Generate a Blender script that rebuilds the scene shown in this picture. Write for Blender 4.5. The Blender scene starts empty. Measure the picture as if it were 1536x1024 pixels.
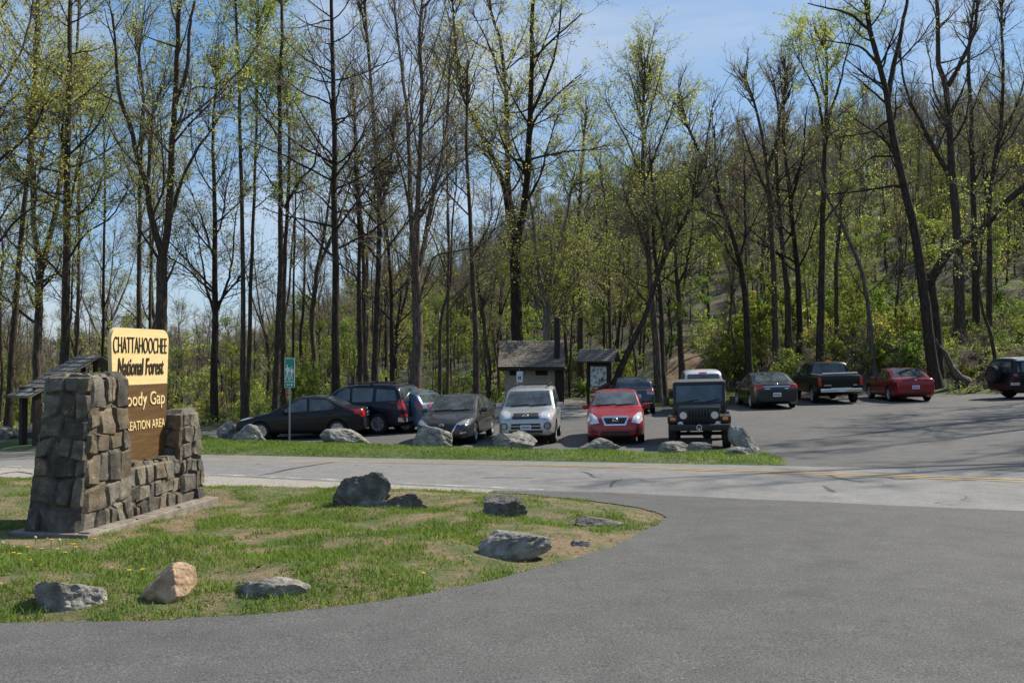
import bpy, bmesh, math, random
import numpy as np
from mathutils import Vector, Matrix, noise
from mathutils.bvhtree import BVHTree
from mathutils.geometry import delaunay_2d_cdt

SC = bpy.context.scene
COL = SC.collection
R = math.radians
random.seed(7)
RNG = np.random.default_rng(11)

# ------------------------------------------------------------------ camera and the lie of the land
FPX, CX, CY, HZ = 1400.0, 768.0, 512.0, 537.0        # 1536 px wide photograph, focal length and horizon in its pixels
PITCH = math.atan((HZ - CY) / FPX)
CAM = np.array([0.0, 0.0, 2.0])
TH = R(10.6)                                          # the road runs a little towards us on its right
_tt = np.array([-80, 0, 9.5, 16.4, 20.2, 23.6, 25.2, 29, 41, 53, 90.0])
_tz = np.array([.5, 0, -.18, -.39, -.43, -.60, -.60, -.60, -.50, -.45, -.3])
_T = np.linspace(-80, 90, 1701)
_Z = np.interp(_T, _tt, _tz)
_Z = np.convolve(np.pad(_Z, 12, mode='edge'), np.ones(25) / 25, mode='valid')

def sst(x):
    x = np.clip(x, 0, 1)
    return x * x * (3 - 2 * x)

_AZ = np.array([-60, -40, -28.7, -17.4, -12.8, -5.2, -1.3, 3.1, 5.4, 10.6, 16.4, 22.6, 28.7, 40, 60.0])
_HV = np.array([7, 7, 6, 5, 8, 11, 16, 19.5, 24, 29, 34, 36, 36, 36, 36.0])       # height of the ridge by bearing
_R0 = np.array([95, 95, 95, 90, 85, 66, 60, 57, 55, 53, 53, 53, 54, 54, 54.0])  # where the slope starts
def Zg(x, y):
    x = np.asarray(x, float); y = np.asarray(y, float)
    t = x * math.sin(TH) + y * math.cos(TH)
    z = np.interp(t, _T, _Z)
    k = np.interp(t, [18, 28], [.012, .03])
    z = z + k * np.clip(x, -25, 32)
    r = np.hypot(x, y)
    az = np.degrees(np.arctan2(x, np.maximum(y, .01)))
    az = np.where(y < 0.0, np.sign(x) * 60.0, az)
    hv = np.interp(az, _AZ, _HV)
    r0 = np.interp(az, _AZ, _R0)
    R1 = np.interp(az, [-20, -10, 0], [520, 300, 195])
    q = np.clip((r - r0) / (R1 - r0), 0, 1)
    left = sst((-az - 8) / 10.0)                       # the ground falls away behind the trees on the left
    z = z + hv * (.45 * q + .55 * sst(q))
    z = z - left * 6.0 * sst((r - 46) / 45.0) * (y > 0)
    right = sst((az - 5) / 6.0) * (y > 0)
    z = z + right * 1.7 * sst((r - 50.5) / 7.0)        # cut bank behind the far row of cars
    b = sst((r - 51) / 10.0)
    z = z + b * (.22 * np.sin(x * .71 + 1.3 * np.sin(y * .31)) + .25 * np.sin(y * .53 + x * .2) + .12 * np.sin(x * 1.7 + y * 1.3))
    return z
def zg(x, y): return float(Zg(x, y))

_F = np.array([0, math.cos(PITCH), math.sin(PITCH)]); _U = np.array([0, -math.sin(PITCH), math.cos(PITCH)])
def ray(u, v):
    return _F + np.array([1., 0, 0]) * (u - CX) / FPX + _U * (CY - v) / FPX
def at(u, v, Y):
    d = ray(u, v); return Vector(CAM + d * (Y / d[1]))
def gnd(u, v):
    d = ray(u, v); d = d / np.linalg.norm(d)
    t = np.arange(2, 260, .05)
    P = CAM[None] + d[None] * t[:, None]
    below = P[:, 2] < Zg(P[:, 0], P[:, 1])
    i = int(np.argmax(below)) if below.any() else len(t) - 1
    return Vector((P[i, 0], P[i, 1], zg(P[i, 0], P[i, 1])))
def xat(u, Y): return (u - CX) / FPX * Y * math.cos(PITCH)

cam_d = bpy.data.cameras.new('camera')
cam_d.sensor_width = 36.0; cam_d.lens = FPX / 1536 * 36.0; cam_d.clip_start = .1; cam_d.clip_end = 6000
cam = bpy.data.objects.new('camera', cam_d); COL.objects.link(cam)
cam.location = CAM; cam.rotation_euler = (R(90) + PITCH, 0, 0)
SC.camera = cam

# ------------------------------------------------------------------ object helpers
def tag(o, label=None, cat=None, group=None, kind=None):
    if label: o['label'] = label
    if cat: o['category'] = cat
    if group: o['group'] = group
    if kind: o['kind'] = kind
    return o
def empty(name, loc=(0, 0, 0), rz=0.0, label=None, cat=None, group=None):
    o = bpy.data.objects.new(name, None); COL.objects.link(o)
    o.empty_display_size = .3
    o.location = loc; o.rotation_euler = (0, 0, rz)
    return tag(o, label, cat, group)
def link(name, me, parent=None, mats=None):
    o = bpy.data.objects.new(name, me); COL.objects.link(o)
    if parent: o.parent = parent
    if mats is not None:
        for m in (mats if isinstance(mats, (list, tuple)) else [mats]): me.materials.append(m)
    return o
def np_mesh(name, V, faces_list, mat_idx=None, smooth=True, col=None):
    """faces_list: list of (n,k) int arrays"""
    me = bpy.data.meshes.new(name)
    V = np.asarray(V, np.float32)
    me.vertices.add(len(V)); me.vertices.foreach_set('co', V.ravel())
    tot, starts, idx, mi = 0, [], [], []
    for j, f in enumerate(faces_list):
        f = np.asarray(f, np.int32)
        if len(f) == 0: continue
        n, k = f.shape
        starts.append(tot + np.arange(n) * k); idx.append(f.ravel()); tot += n * k
        mi.append(np.full(n, 0 if mat_idx is None else mat_idx[j], np.int32))
    idx = np.concatenate(idx); starts = np.concatenate(starts); mi = np.concatenate(mi)
    me.loops.add(tot); me.loops.foreach_set('vertex_index', idx)
    me.polygons.add(len(starts)); me.polygons.foreach_set('loop_start', starts.astype(np.int32))
    me.polygons.foreach_set('material_index', mi)
    me.polygons.foreach_set('use_smooth', np.full(len(starts), smooth, bool))
    if col is not None:
        a = me.color_attributes.new('tint', 'FLOAT_COLOR', 'POINT')
        c = np.ones((len(V), 4), np.float32); c[:, :3] = col
        a.data.foreach_set('color', c.ravel())
    me.update(calc_edges=True); me.validate()
    return me
def bm_obj(name, bm, mats, parent=None, smooth=False, sharp=None):
    me = bpy.data.meshes.new(name); bm.normal_update(); bm.to_mesh(me); bm.free()
    if smooth:
        me.polygons.foreach_set('use_smooth', np.ones(len(me.polygons), bool))
        if sharp: me.set_sharp_from_angle(angle=R(sharp))
    return link(name, me, parent, mats)
def copy_tree(o, parent=None):
    c = o.copy(); COL.objects.link(c)
    if parent is not None: c.parent = parent
    for ch in o.children: copy_tree(ch, c)
    return c
def add_box(bm, c, s, rot=None, bev=0.0, taper=None):
    """box centre c, size s"""
    r = bmesh.ops.create_cube(bm, size=1.0)
    vs = r['verts']
    for v in vs:
        if taper and v.co.z > 0: v.co.x *= taper[0]; v.co.y *= taper[1]
        v.co = Vector((v.co.x * s[0], v.co.y * s[1], v.co.z * s[2]))
    if bev > 0:
        es = list({e for v in vs for e in v.link_edges})
        rr = bmesh.ops.bevel(bm, geom=es, offset=bev, segments=2, affect='EDGES', profile=.6)
        vs = list({v for f in rr['faces'] for v in f.verts} | {v for v in vs if v.is_valid})
    M = Matrix.Translation(c)
    if rot is not None: M = M @ rot.to_4x4()
    for v in vs: v.co = M @ v.co
    return vs
def add_cyl(bm, a, b, r, seg=12, r2=None):
    a, b = Vector(a), Vector(b); d = b - a
    q = d.to_track_quat('Z', 'Y').to_matrix().to_4x4()
    return bmesh.ops.create_cone(bm, cap_ends=True, segments=seg, radius1=r, radius2=r if r2 is None else r2, depth=d.length,
                                 matrix=Matrix.Translation((a + b) / 2) @ q)['verts']
def add_lathe(bm, prof, seg=24, M=None):
    """prof: [(r, y)] about the y axis, closed loop"""
    rings = []
    for k in range(seg):
        a = 2 * math.pi * k / seg
        rings.append([bm.verts.new((M or Matrix()) @ Vector((r * math.cos(a), y, r * math.sin(a)))) for r, y in prof])
    for k in range(seg):
        A, B = rings[k], rings[(k + 1) % seg]
        for i in range(len(prof) - 1):
            bm.faces.new((A[i], A[i + 1], B[i + 1], B[i]))

# ------------------------------------------------------------------ materials
def new_mat(name):
    m = bpy.data.materials.new(name); m.use_nodes = True
    nt = m.node_tree
    return m, nt, nt.nodes['Principled BSDF']
def N(nt, t, **kw):
    n = nt.nodes.new(t)
    for k, v in kw.items():
        if k.startswith('i_'):
            n.inputs[int(k[2:])].default_value = v
        else: setattr(n, k, v)
    return n
def ramp(nt, fac, stops):
    r = nt.nodes.new('ShaderNodeValToRGB')
    el = r.color_ramp.elements
    while len(el) < len(stops): el.new(.5)
    for e, (p, c) in zip(el, stops):
        e.position = p; e.color = (*c, 1) if len(c) == 3 else c
    nt.links.new(fac, r.inputs[0]); return r.outputs[0]
def coords(nt, scale=(1, 1, 1), kind='Object'):
    if kind == 'World': o = N(nt, 'ShaderNodeNewGeometry').outputs['Position']
    else: o = N(nt, 'ShaderNodeTexCoord').outputs[kind]
    mp = N(nt, 'ShaderNodeMapping'); mp.inputs['Scale'].default_value = scale
    nt.links.new(o, mp.inputs[0]); return mp.outputs[0]
def tex_noise(nt, vec, scale, detail=4, rough=.55, dist=0):
    n = N(nt, 'ShaderNodeTexNoise'); n.inputs['Scale'].default_value = scale; n.inputs['Detail'].default_value = detail
    n.inputs['Roughness'].default_value = rough; n.inputs['Distortion'].default_value = dist
    nt.links.new(vec, n.inputs['Vector']); return n.outputs['Fac']
def mixc(nt, fac, a, b, mode='MIX'):
    m = N(nt, 'ShaderNodeMix', data_type='RGBA', blend_type=mode)
    def put(s, v):
        if hasattr(v, 'links') or hasattr(v, 'is_linked'): nt.links.new(v, s)
        else: s.default_value = (*v, 1) if isinstance(v, (tuple, list)) and len(v) == 3 else v
    put(m.inputs[0], fac); put(m.inputs[6], a); put(m.inputs[7], b)
    return m.outputs[2]
def bump(nt, b, h, strength=.4, dist=.02):
    n = N(nt, 'ShaderNodeBump'); n.inputs['Strength'].default_value = strength; n.inputs['Distance'].default_value = dist
    nt.links.new(h, n.inputs['Height']); nt.links.new(n.outputs[0], b.inputs['Normal'])
def noisy(name, stops, scale=3, detail=6, rough=.85, bs=None, bstr=.4, bdist=.02, kind='Object', stretch=(1, 1, 1), tint=False, spec=.3):
    m, nt, b = new_mat(name)
    v = coords(nt, stretch, kind)
    c = ramp(nt, tex_noise(nt, v, scale, detail, .6), stops)
    if tint:
        a = N(nt, 'ShaderNodeVertexColor', layer_name='tint')
        c = mixc(nt, 1.0, c, a.outputs[0], 'MULTIPLY')
    nt.links.new(c, b.inputs['Base Color'])
    b.inputs['Roughness'].default_value = rough; b.inputs['Specular IOR Level'].default_value = spec
    bump(nt, b, tex_noise(nt, v, bs or scale * 6, 5, .65), bstr, bdist)
    return m
def flat(name, col, rough=.5, metal=0.0, coat=0.0, spec=.5, var=.06, vs=30):
    m, nt, b = new_mat(name)
    v = coords(nt)
    lo = tuple(max(0, c * (1 - var)) for c in col); hi = tuple(c * (1 + var) for c in col)
    nt.links.new(ramp(nt, tex_noise(nt, v, vs, 3), [(.35, lo), (.65, hi)]), b.inputs['Base Color'])
    b.inputs['Roughness'].default_value = rough; b.inputs['Metallic'].default_value = metal
    b.inputs['Coat Weight'].default_value = coat; b.inputs['Coat Roughness'].default_value = .04
    b.inputs['Specular IOR Level'].default_value = spec
    return m

def asphalt(name, lo, hi, patch, speck, crack=False):
    m, nt, b = new_mat(name)
    v = coords(nt, kind='World')
    big = tex_noise(nt, v, .22, 5, .6)
    mid = tex_noise(nt, v, 2.3, 6, .65)
    fine = tex_noise(nt, v, 60, 3, .8)
    c = ramp(nt, big, [(.3, lo), (.7, hi)])
    st_ = ramp(nt, tex_noise(nt, v, .55, 7, .72, .8), [(.30, (.62, .62, .62)), (.44, (.95, .95, .95)), (.60, (1, 1, 1)), (.74, (1.22, 1.2, 1.15))])
    c = mixc(nt, 1.0, c, st_, 'MULTIPLY')
    c = mixc(nt, .55, c, ramp(nt, mid, [(.25, tuple(x * .72 for x in lo)), (.75, patch)]))
    c = mixc(nt, .75, c, ramp(nt, fine, [(.32, (.08, .08, .08)), (.5, (.48, .48, .48)), (.68, (.95, .93, .9))]), 'OVERLAY')
    vo = N(nt, 'ShaderNodeTexVoronoi'); vo.inputs['Scale'].default_value = 26; nt.links.new(v, vo.inputs['Vector'])
    sp = ramp(nt, vo.outputs['Distance'], [(.0, (1, 1, 1)), (.10, (1, 1, 1)), (.13, (0, 0, 0))])
    vcol = N(nt, 'ShaderNodeSeparateColor'); nt.links.new(vo.outputs['Color'], vcol.inputs[0])
    gate = N(nt, 'ShaderNodeMath', operation='GREATER_THAN', i_1=.9); nt.links.new(vcol.outputs[0], gate.inputs[0])
    mul = N(nt, 'ShaderNodeMath', operation='MULTIPLY'); nt.links.new(sp, mul.inputs[0]); nt.links.new(gate.outputs[0], mul.inputs[1])
    c = mixc(nt, mul.outputs[0], c, speck)
    if crack:
        wob = N(nt, 'ShaderNodeTexNoise'); wob.inputs['Scale'].default_value = .8; wob.inputs['Detail'].default_value = 4
        nt.links.new(v, wob.inputs['Vector'])
        vm = N(nt, 'ShaderNodeVectorMath', operation='MULTIPLY_ADD'); vm.inputs[1].default_value = (2.2, 2.2, 0)
        nt.links.new(wob.outputs['Color'], vm.inputs[0]); nt.links.new(v, vm.inputs[2])
        cr = N(nt, 'ShaderNodeTexVoronoi', feature='DISTANCE_TO_EDGE'); cr.inputs['Scale'].default_value = .23
        nt.links.new(vm.outputs[0], cr.inputs['Vector'])
        gate2 = ramp(nt, tex_noise(nt, v, .5, 3), [(.52, (0, 0, 0)), (.6, (1, 1, 1))])
        line = ramp(nt, cr.outputs['Distance'], [(0, (.8, .8, .8)), (.004, (.6, .6, .6)), (.008, (0, 0, 0))])
        mm = N(nt, 'ShaderNodeMath', operation='MULTIPLY'); nt.links.new(line, mm.inputs[0]); nt.links.new(gate2, mm.inputs[1])
        c = mixc(nt, mm.outputs[0], c, (.05, .05, .05))
    nt.links.new(c, b.inputs['Base Color'])
    b.inputs['Roughness'].default_value = .88; b.inputs['Specular IOR Level'].default_value = .25
    bump(nt, b, fine, .55, .006)
    return m

M_ASPH = asphalt('new asphalt', (.083, .082, .081), (.106, .1045, .103), (.119, .117, .115), (.42, .40, .36))
M_LOT = asphalt('car park asphalt', (.085, .084, .084), (.115, .113, .112), (.13, .128, .126), (.3, .29, .27))
M_ROAD = asphalt('old asphalt', (.15, .148, .145), (.215, .211, .206), (.235, .23, .224), (.5, .48, .45), True)
M_PATH = asphalt('pale path', (.26, .24, .21), (.34, .32, .28), (.34, .31, .27), (.5, .47, .42))
M_YEL = noisy('worn yellow paint', [(.38, (.22, .21, .19)), (.52, (.38, .25, .09)), (.72, (.44, .27, .08))], 5, 8, .8, kind='World')
M_WHT = noisy('worn white paint', [(.47, (.22, .217, .21)), (.6, (.42, .41, .40)), (.75, (.55, .54, .53))], 2.6, 10, .8, kind='World')
M_CRACK = flat('crack filler', (.045, .045, .047), .8)
M_GRAVEL = noisy('roadside gravel', [(.3, (.16, .145, .125)), (.5, (.30, .27, .23)), (.7, (.46, .43, .39))], 34, 5, .95, 60, .9, .02, 'World')

def ground_mat():
    m, nt, b = new_mat('forest floor')
    v = coords(nt, kind='World')
    c = ramp(nt, tex_noise(nt, v, 9, 8, .7), [(.25, (.025, .018, .012)), (.5, (.068, .048, .032)), (.62, (.11, .08, .052)), (.78, (.20, .15, .105))])
    g = ramp(nt, tex_noise(nt, v, .35, 5, .65), [(.45, (0, 0, 0)), (.62, (1, 1, 1))])
    c = mixc(nt, g, c, ramp(nt, tex_noise(nt, v, 14, 6), [(.3, (.03, .045, .012)), (.7, (.085, .11, .03))]))
    nt.links.new(c, b.inputs['Base Color']); b.inputs['Roughness'].default_value = .95
    bump(nt, b, tex_noise(nt, v, 22, 6, .7), .8, .05)
    return m
M_GROUND = ground_mat()
def soil_mat(name, dirt, green, lo, hi):
    m, nt, b = new_mat(name)
    v = coords(nt, kind='World')
    c = ramp(nt, tex_noise(nt, v, 30, 6, .7), [(.25, tuple(x * .55 for x in dirt)), (.5, dirt), (.75, tuple(min(1, x * 1.5) for x in dirt))])
    g = ramp(nt, tex_noise(nt, v, 1.6, 7, .75), [(lo, (0, 0, 0)), (hi, (1, 1, 1))])
    c = mixc(nt, g, c, ramp(nt, tex_noise(nt, v, 40, 5), [(.3, tuple(x * .6 for x in green)), (.7, green)]))
    nt.links.new(c, b.inputs['Base Color']); b.inputs['Roughness'].default_value = .95
    bump(nt, b, tex_noise(nt, v, 45, 6, .7), .9, .03)
    return m
M_SOIL = soil_mat('thin turf soil', (.215, .145, .085), (.09, .12, .03), .42, .58)
M_VERGE = soil_mat('verge turf soil', (.20, .15, .075), (.07, .11, .022), .32, .5)
M_DIRT = noisy('trodden dirt', [(.3, (.08, .055, .035)), (.55, (.19, .13, .08)), (.75, (.30, .22, .15))], 3, 8, .95, 20, .8, .05, 'World')

# ------------------------------------------------------------------ sky and sun
SUN_EL, SUN_AZ = R(46), R(60)
w = bpy.data.worlds.new('World'); SC.world = w; w.use_nodes = True
nt = w.node_tree; bg = nt.nodes['Background']
sky = nt.nodes.new('ShaderNodeTexSky'); sky.sky_type = 'NISHITA'; sky.sun_disc = False
sky.sun_elevation = SUN_EL; sky.sun_rotation = SUN_AZ; sky.air_density = 1.0; sky.dust_density = .2; sky.ozone_density = 1.2; sky.altitude = 300
tc = nt.nodes.new('ShaderNodeTexCoord')
mp = nt.nodes.new('ShaderNodeMapping'); mp.inputs['Scale'].default_value = (1.0, 1.0, 2.6); mp.inputs['Rotation'].default_value = (0, .25, .3)
nt.links.new(tc.outputs['Generated'], mp.inputs[0])
cl = tex_noise(nt, mp.outputs[0], 2.1, 7, .58, .5)
cf = ramp(nt, cl, [(.42, (0, 0, 0)), (.58, (.36, .36, .36)), (.76, (.85, .85, .85))])
hs = nt.nodes.new('ShaderNodeHueSaturation'); hs.inputs['Saturation'].default_value = 1.15; hs.inputs['Hue'].default_value = .49
nt.links.new(sky.outputs[0], hs.inputs['Color'])
blue = mixc(nt, .5, hs.outputs[0], (1.5, 2.8, 5.3))
skyc = mixc(nt, cf, blue, (5.0, 5.4, 6.0))
nt.links.new(skyc, bg.inputs[0]); bg.inputs[1].default_value = .095
sun_d = bpy.data.lights.new('sun', 'SUN'); sun_d.energy = 5.0; sun_d.angle = R(.55); sun_d.color = (1, .93, .80)
sun = bpy.data.objects.new('sun', sun_d); COL.objects.link(sun)
to_sun = Vector((math.sin(SUN_AZ) * math.cos(SUN_EL), math.cos(SUN_AZ) * math.cos(SUN_EL), math.sin(SUN_EL)))
sun.rotation_euler = to_sun.to_track_quat('Z', 'Y').to_euler()
sun.location = (40, 30, 60)
SC.view_settings.view_transform = 'Standard'; SC.view_settings.look = 'None'; SC.view_settings.exposure = 0.56; SC.view_settings.gamma = 1.0
SC.cycles.max_bounces = 6; SC.cycles.transparent_max_bounces = 6; SC.cycles.diffuse_bounces = 3; SC.cycles.glossy_bounces = 3
SC.cycles.transmission_bounces = 3; SC.cycles.use_denoising = True

# ------------------------------------------------------------------ ground sheets
def axis(lo, hi, step, far, n):
    mid = np.arange(lo, hi + step / 2, step)
    g = np.geomspace(step, far, n)
    return np.concatenate([lo - np.cumsum(np.diff(np.concatenate([[0], g])))[::-1], mid, hi + np.cumsum(np.diff(np.concatenate([[0], g])))])
gx = axis(-46, 46, .5, 1500, 46); gy = axis(-10, 70, .5, 1500, 52)
GX, GY = np.meshgrid(gx, gy)
V = np.stack([GX.ravel(), GY.ravel(), Zg(GX, GY).ravel()], 1)
nx, ny = len(gx), len(gy)
ii = (np.arange(ny - 1)[:, None] * nx + np.arange(nx - 1)[None]).ravel()
tag(link('ground', np_mesh('ground', V, [np.stack([ii, ii + 1, ii + nx + 1, ii + nx], 1)]), None, M_GROUND), kind='structure')

def smooth_poly(pts, closed=True, n=6):
    P = [Vector((p[0], p[1])) for p in pts]; out = []
    L = len(P)
    rng = range(L if closed else L - 1)
    for i in rng:
        p0 = P[(i - 1) % L] if closed or i > 0 else P[i]; p1 = P[i]; p2 = P[(i + 1) % L]; p3 = P[(i + 2) % L] if closed or i + 2 < L else p2
        for k in range(n):
            t = k / n
            out.append(.5 * ((2 * p1) + (p2 - p0) * t + (2 * p0 - 5 * p1 + 4 * p2 - p3) * t * t + (3 * p1 - p0 - 3 * p2 + p3) * t ** 3))
    if not closed: out.append(P[-1])
    return out
def sheet(name, poly, off, mat, step=.8, lift=None, kind='structure', parent=None):
    poly = [Vector((p[0], p[1])) for p in poly]
    dense = []
    for a, b in zip(poly, poly[1:] + poly[:1]):
        n = max(1, int((b - a).length / (step * .9)))
        for k in range(n): dense.append(a.lerp(b, k / n))
    xs = [p.x for p in dense]; ys = [p.y for p in dense]
    pts = list(dense)
    nb = len(pts)
    for x in np.arange(min(xs) + .31 * step, max(xs), step):
        for y in np.arange(min(ys) + .37 * step, max(ys), step): pts.append(Vector((x, y)))
    vs, es, fs, _, _, _ = delaunay_2d_cdt(pts, [(i, (i + 1) % nb) for i in range(nb)], [], 1, 1e-5)
    V = np.array([(p.x, p.y, 0) for p in vs]); V[:, 2] = Zg(V[:, 0], V[:, 1]) + off
    if lift: V[:, 2] += lift(V[:, 0], V[:, 1])
    me = np_mesh(name, V, [np.array([f for f in fs if len(f) == 3])])
    o = link(name, me, parent, mat)
    if kind and not parent: o['kind'] = kind
    return o
def in_poly(poly, X, Y):
    c = np.zeros(len(X), bool)
    for a, b in zip(poly, list(poly[1:]) + [poly[0]]):
        cond = ((a[1] > Y) != (b[1] > Y)) & (X < (b[0] - a[0]) * (Y - a[1]) / (b[1] - a[1] + 1e-12) + a[0])
        c ^= cond
    return c
def edge_dist(poly, X, Y):
    d = np.full(len(X), 1e9)
    for a, b in zip(poly, list(poly[1:]) + [poly[0]]):
        ax, ay = a[0], a[1]; bx, by = b[0] - ax, b[1] - ay
        t = np.clip(((X - ax) * bx + (Y - ay) * by) / (bx * bx + by * by + 1e-12), 0, 1)
        d = np.minimum(d, np.hypot(X - ax - t * bx, Y - ay - t * by))
    return d
g2 = lambda u, v: gnd(u, v).to_2d()

# road: a straight strip through the fitted centre line
cpts = [g2(u, v) for u, v in ((10, 682), (375, 691), (740, 700), (1040, 708), (1300, 712), (1536, 717))]
A_ = np.array([[p.x, 1] for p in cpts]); sl, ic = np.linalg.lstsq(A_, np.array([p.y for p in cpts]), rcond=None)[0]
dR = Vector((1, sl)).normalized(); nR = Vector((-dR.y, dR.x)); oR = Vector((0, ic))
tdist = lambda p: (p - oR).dot(nR)
t_far = float(np.mean([tdist(g2(u, v)) for u, v in ((300, 684), (740, 690), (1040, 696))]))
t_near = float(np.mean([tdist(g2(u, v)) for u, v in ((300, 725), (724, 737), (1040, 740), (1300, 743))]))
rp = lambda s, t: oR + dR * s + nR * t
print('ROAD', sl, ic, t_far, t_near)
road = sheet('road', [rp(-90, t_near - .25), rp(90, t_near - .25), rp(90, t_far), rp(-90, t_far)], .012, M_ROAD, 1.5)
def strip(name, s0, s1, t0, t1, off, mat, wob=.0):
    n = 160; rng = np.random.default_rng(3)
    s = np.linspace(s0, s1, n); w1 = rng.normal(0, wob, n); w2 = rng.normal(0, wob, n)
    a = [rp(x, t0 + k) for x, k in zip(s, w1)]; b = [rp(x, t1 + k) for x, k in zip(s, w2)]
    V = np.array([(p.x, p.y, zg(p.x, p.y) + off) for p in a + b]); i = np.arange(n - 1)
    return link(name, np_mesh(name, V, [np.stack([i, i + 1, i + n + 1, i + n], 1)]), road, mat)
strip('centre_line', -70, 70, -.20, -.07, .017, M_YEL, .008); strip('centre_line', -70, 70, .07, .20, .017, M_YEL, .008)
strip('edge_line', -70, 2.5, t_near - .06, t_near + .07, .017, M_WHT, .012)
def crack(pts, w=.03):
    P = [g2(u, v) for u, v in pts]; P = smooth_poly(P, False, 5)
    rng = random.Random(len(pts) + int(pts[0][0])); V = []
    for i, p in enumerate(P):
        d = (P[min(i + 1, len(P) - 1)] - P[max(i - 1, 0)]).normalized(); n = Vector((-d.y, d.x))
        ww = w * rng.uniform(.5, 1.3) * (1 - abs(2 * i / (len(P) - 1) - 1) ** 4 * .8); j = n * rng.uniform(-.02, .02)
        for s in (1, -1):
            q = p + j + n * ww * s; V.append((q.x, q.y, zg(q.x, q.y) + .0165))
    i = np.arange(len(P) - 1) * 2
    link('crack', np_mesh('crack', np.array(V), [np.stack([i, i + 1, i + 3, i + 2], 1)]), road, M_CRACK)
crack([(385, 715), (410, 710), (430, 705), (460, 700), (500, 694), (520, 692)], .05)
crack([(870, 708), (885, 711), (890, 716), (905, 718)]); crack([(915, 733), (920, 724), (935, 719)])
crack([(1232, 711), (1255, 717), (1280, 722), (1300, 724)], .05); crack([(1235, 730), (1243, 735), (1252, 740)], .05)
crack([(720, 718), (760, 717), (800, 718)]); crack([(0, 712), (25, 708), (50, 712)], .05); crack([(1320, 713), (1350, 720), (1400, 716)], .03)

# near driveway, with the grass island bitten out of it
ISL_PX = [(200, 936), (400, 923), (600, 900), (750, 871), (870, 837), (940, 812), (988, 787), (998, 778), (975, 767), (900, 754), (800, 743.5), (734, 740)]
isl = smooth_poly([g2(u, v) for u, v in ISL_PX], False, 6)
_iq = []
for a_, b_ in zip(isl, isl[1:]):                       # crumbled asphalt edge
    n_ = max(1, int((b_ - a_).length / .16))
    for k_ in range(n_):
        q_ = a_.lerp(b_, k_ / n_); nn_ = Vector((-(b_ - a_).y, (b_ - a_).x)).normalized()
        _iq.append(q_ + nn_ * (noise.noise(Vector((q_.x * 2.1, q_.y * 2.1, 0))) * .07 + noise.noise(Vector((q_.x * 6.5, q_.y * 6.5, 4))) * .05))
isl = _iq + [isl[-1]]
isl_front = [Vector((-30, isl[0].y + .15)), Vector((-7, isl[0].y + .06)), g2(20, 939)] + isl
drive = [Vector((40, -8)), Vector((-30, -8))] + isl_front
tip_top = [g2(740, 736.5), g2(900, 737)]
drive += [tip_top[0], rp((tip_top[1] - oR).dot(dR), t_near - .02), rp(60, t_near - .02)]
sheet('driveway', drive, .020, M_ASPH, .8)
# gravel shoulder along the near edge and soil of the island
sheet('gravel_shoulder', [rp(-60, t_near - .22), rp(-60, t_near - 2.1)] + [rp(s, t_near - 2.1 - .3 * math.sin(s * 1.3) + .15 * max(0, (s + 6))) for s in np.arange(-40, 2.2, .8)] + [rp(2.4, t_near - .22)], .010, M_GRAVEL, .6)
ISL_POLY = isl_front + [rp(.2, t_near - .95), rp(-3, t_near - 1.5), rp(-6, t_near - 1.8), rp(-16, t_near - 1.9), rp(-40, t_near - 1.9)]
SIGN_XY = gnd(215, 782).to_2d()
isl_lift = lambda X, Y: .10 * sst((np.hypot(X - SIGN_XY.x, Y - SIGN_XY.y) - 1.5) / 1.6) * sst(edge_dist(ISL_POLY, X, Y) / .9) * (1 + .5 * np.sin(X * 2.3 + Y) * np.sin(Y * 1.9))
sheet('lawn', ISL_POLY, .006, M_SOIL, .25, isl_lift)

# car park and the verge between it and the road
VF = [(-60, 668), (150, 655), (300, 655), (350, 663), (480, 668), (640, 673), (760, 677), (900, 680), (1010, 684), (1110, 677), (1160, 683), (1183, 692), (1180, 696.5)]
vf = smooth_poly([g2(u, v) for u, v in VF], False, 6)
endp = vf[-1]; send = (endp - oR).dot(dR)
VERGE = [rp(-60, t_far)] + [Vector((-45, vf[0].y + 4))] + vf + [rp(send - .3, t_far + .02), rp(send - 8, t_far)]
v_lift = lambda X, Y: .13 * sst(edge_dist(VERGE, X, Y) / .7)
sheet('lawn_verge', VERGE, .006, M_VERGE, .4, v_lift)
LOTB = [(1700, 588), (1536, 590), (1400, 592), (1300, 594), (1200, 598), (1090, 606), (1010, 609), (960, 613), (900, 618), (735, 622), (640, 630), (560, 640), (300, 646), (150, 650)]
lotb = [g2(u, v) for u, v in LOTB]
LOT = [rp(60, t_far - .05), Vector((60, lotb[0].y + 2))] + lotb + [Vector((vf[0].x, vf[0].y + 1.0))] + vf + [rp(send, t_far - .03)]
sheet('parking_lot', LOT, .008, M_LOT, 1.0)
sheet('path', smooth_poly([g2(u, v) for u, v in ((735, 625), (735, 612), (760, 604), (850, 600), (880, 603), (882, 618), (860, 626))], True, 4), .016, M_PATH, .5)
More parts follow.
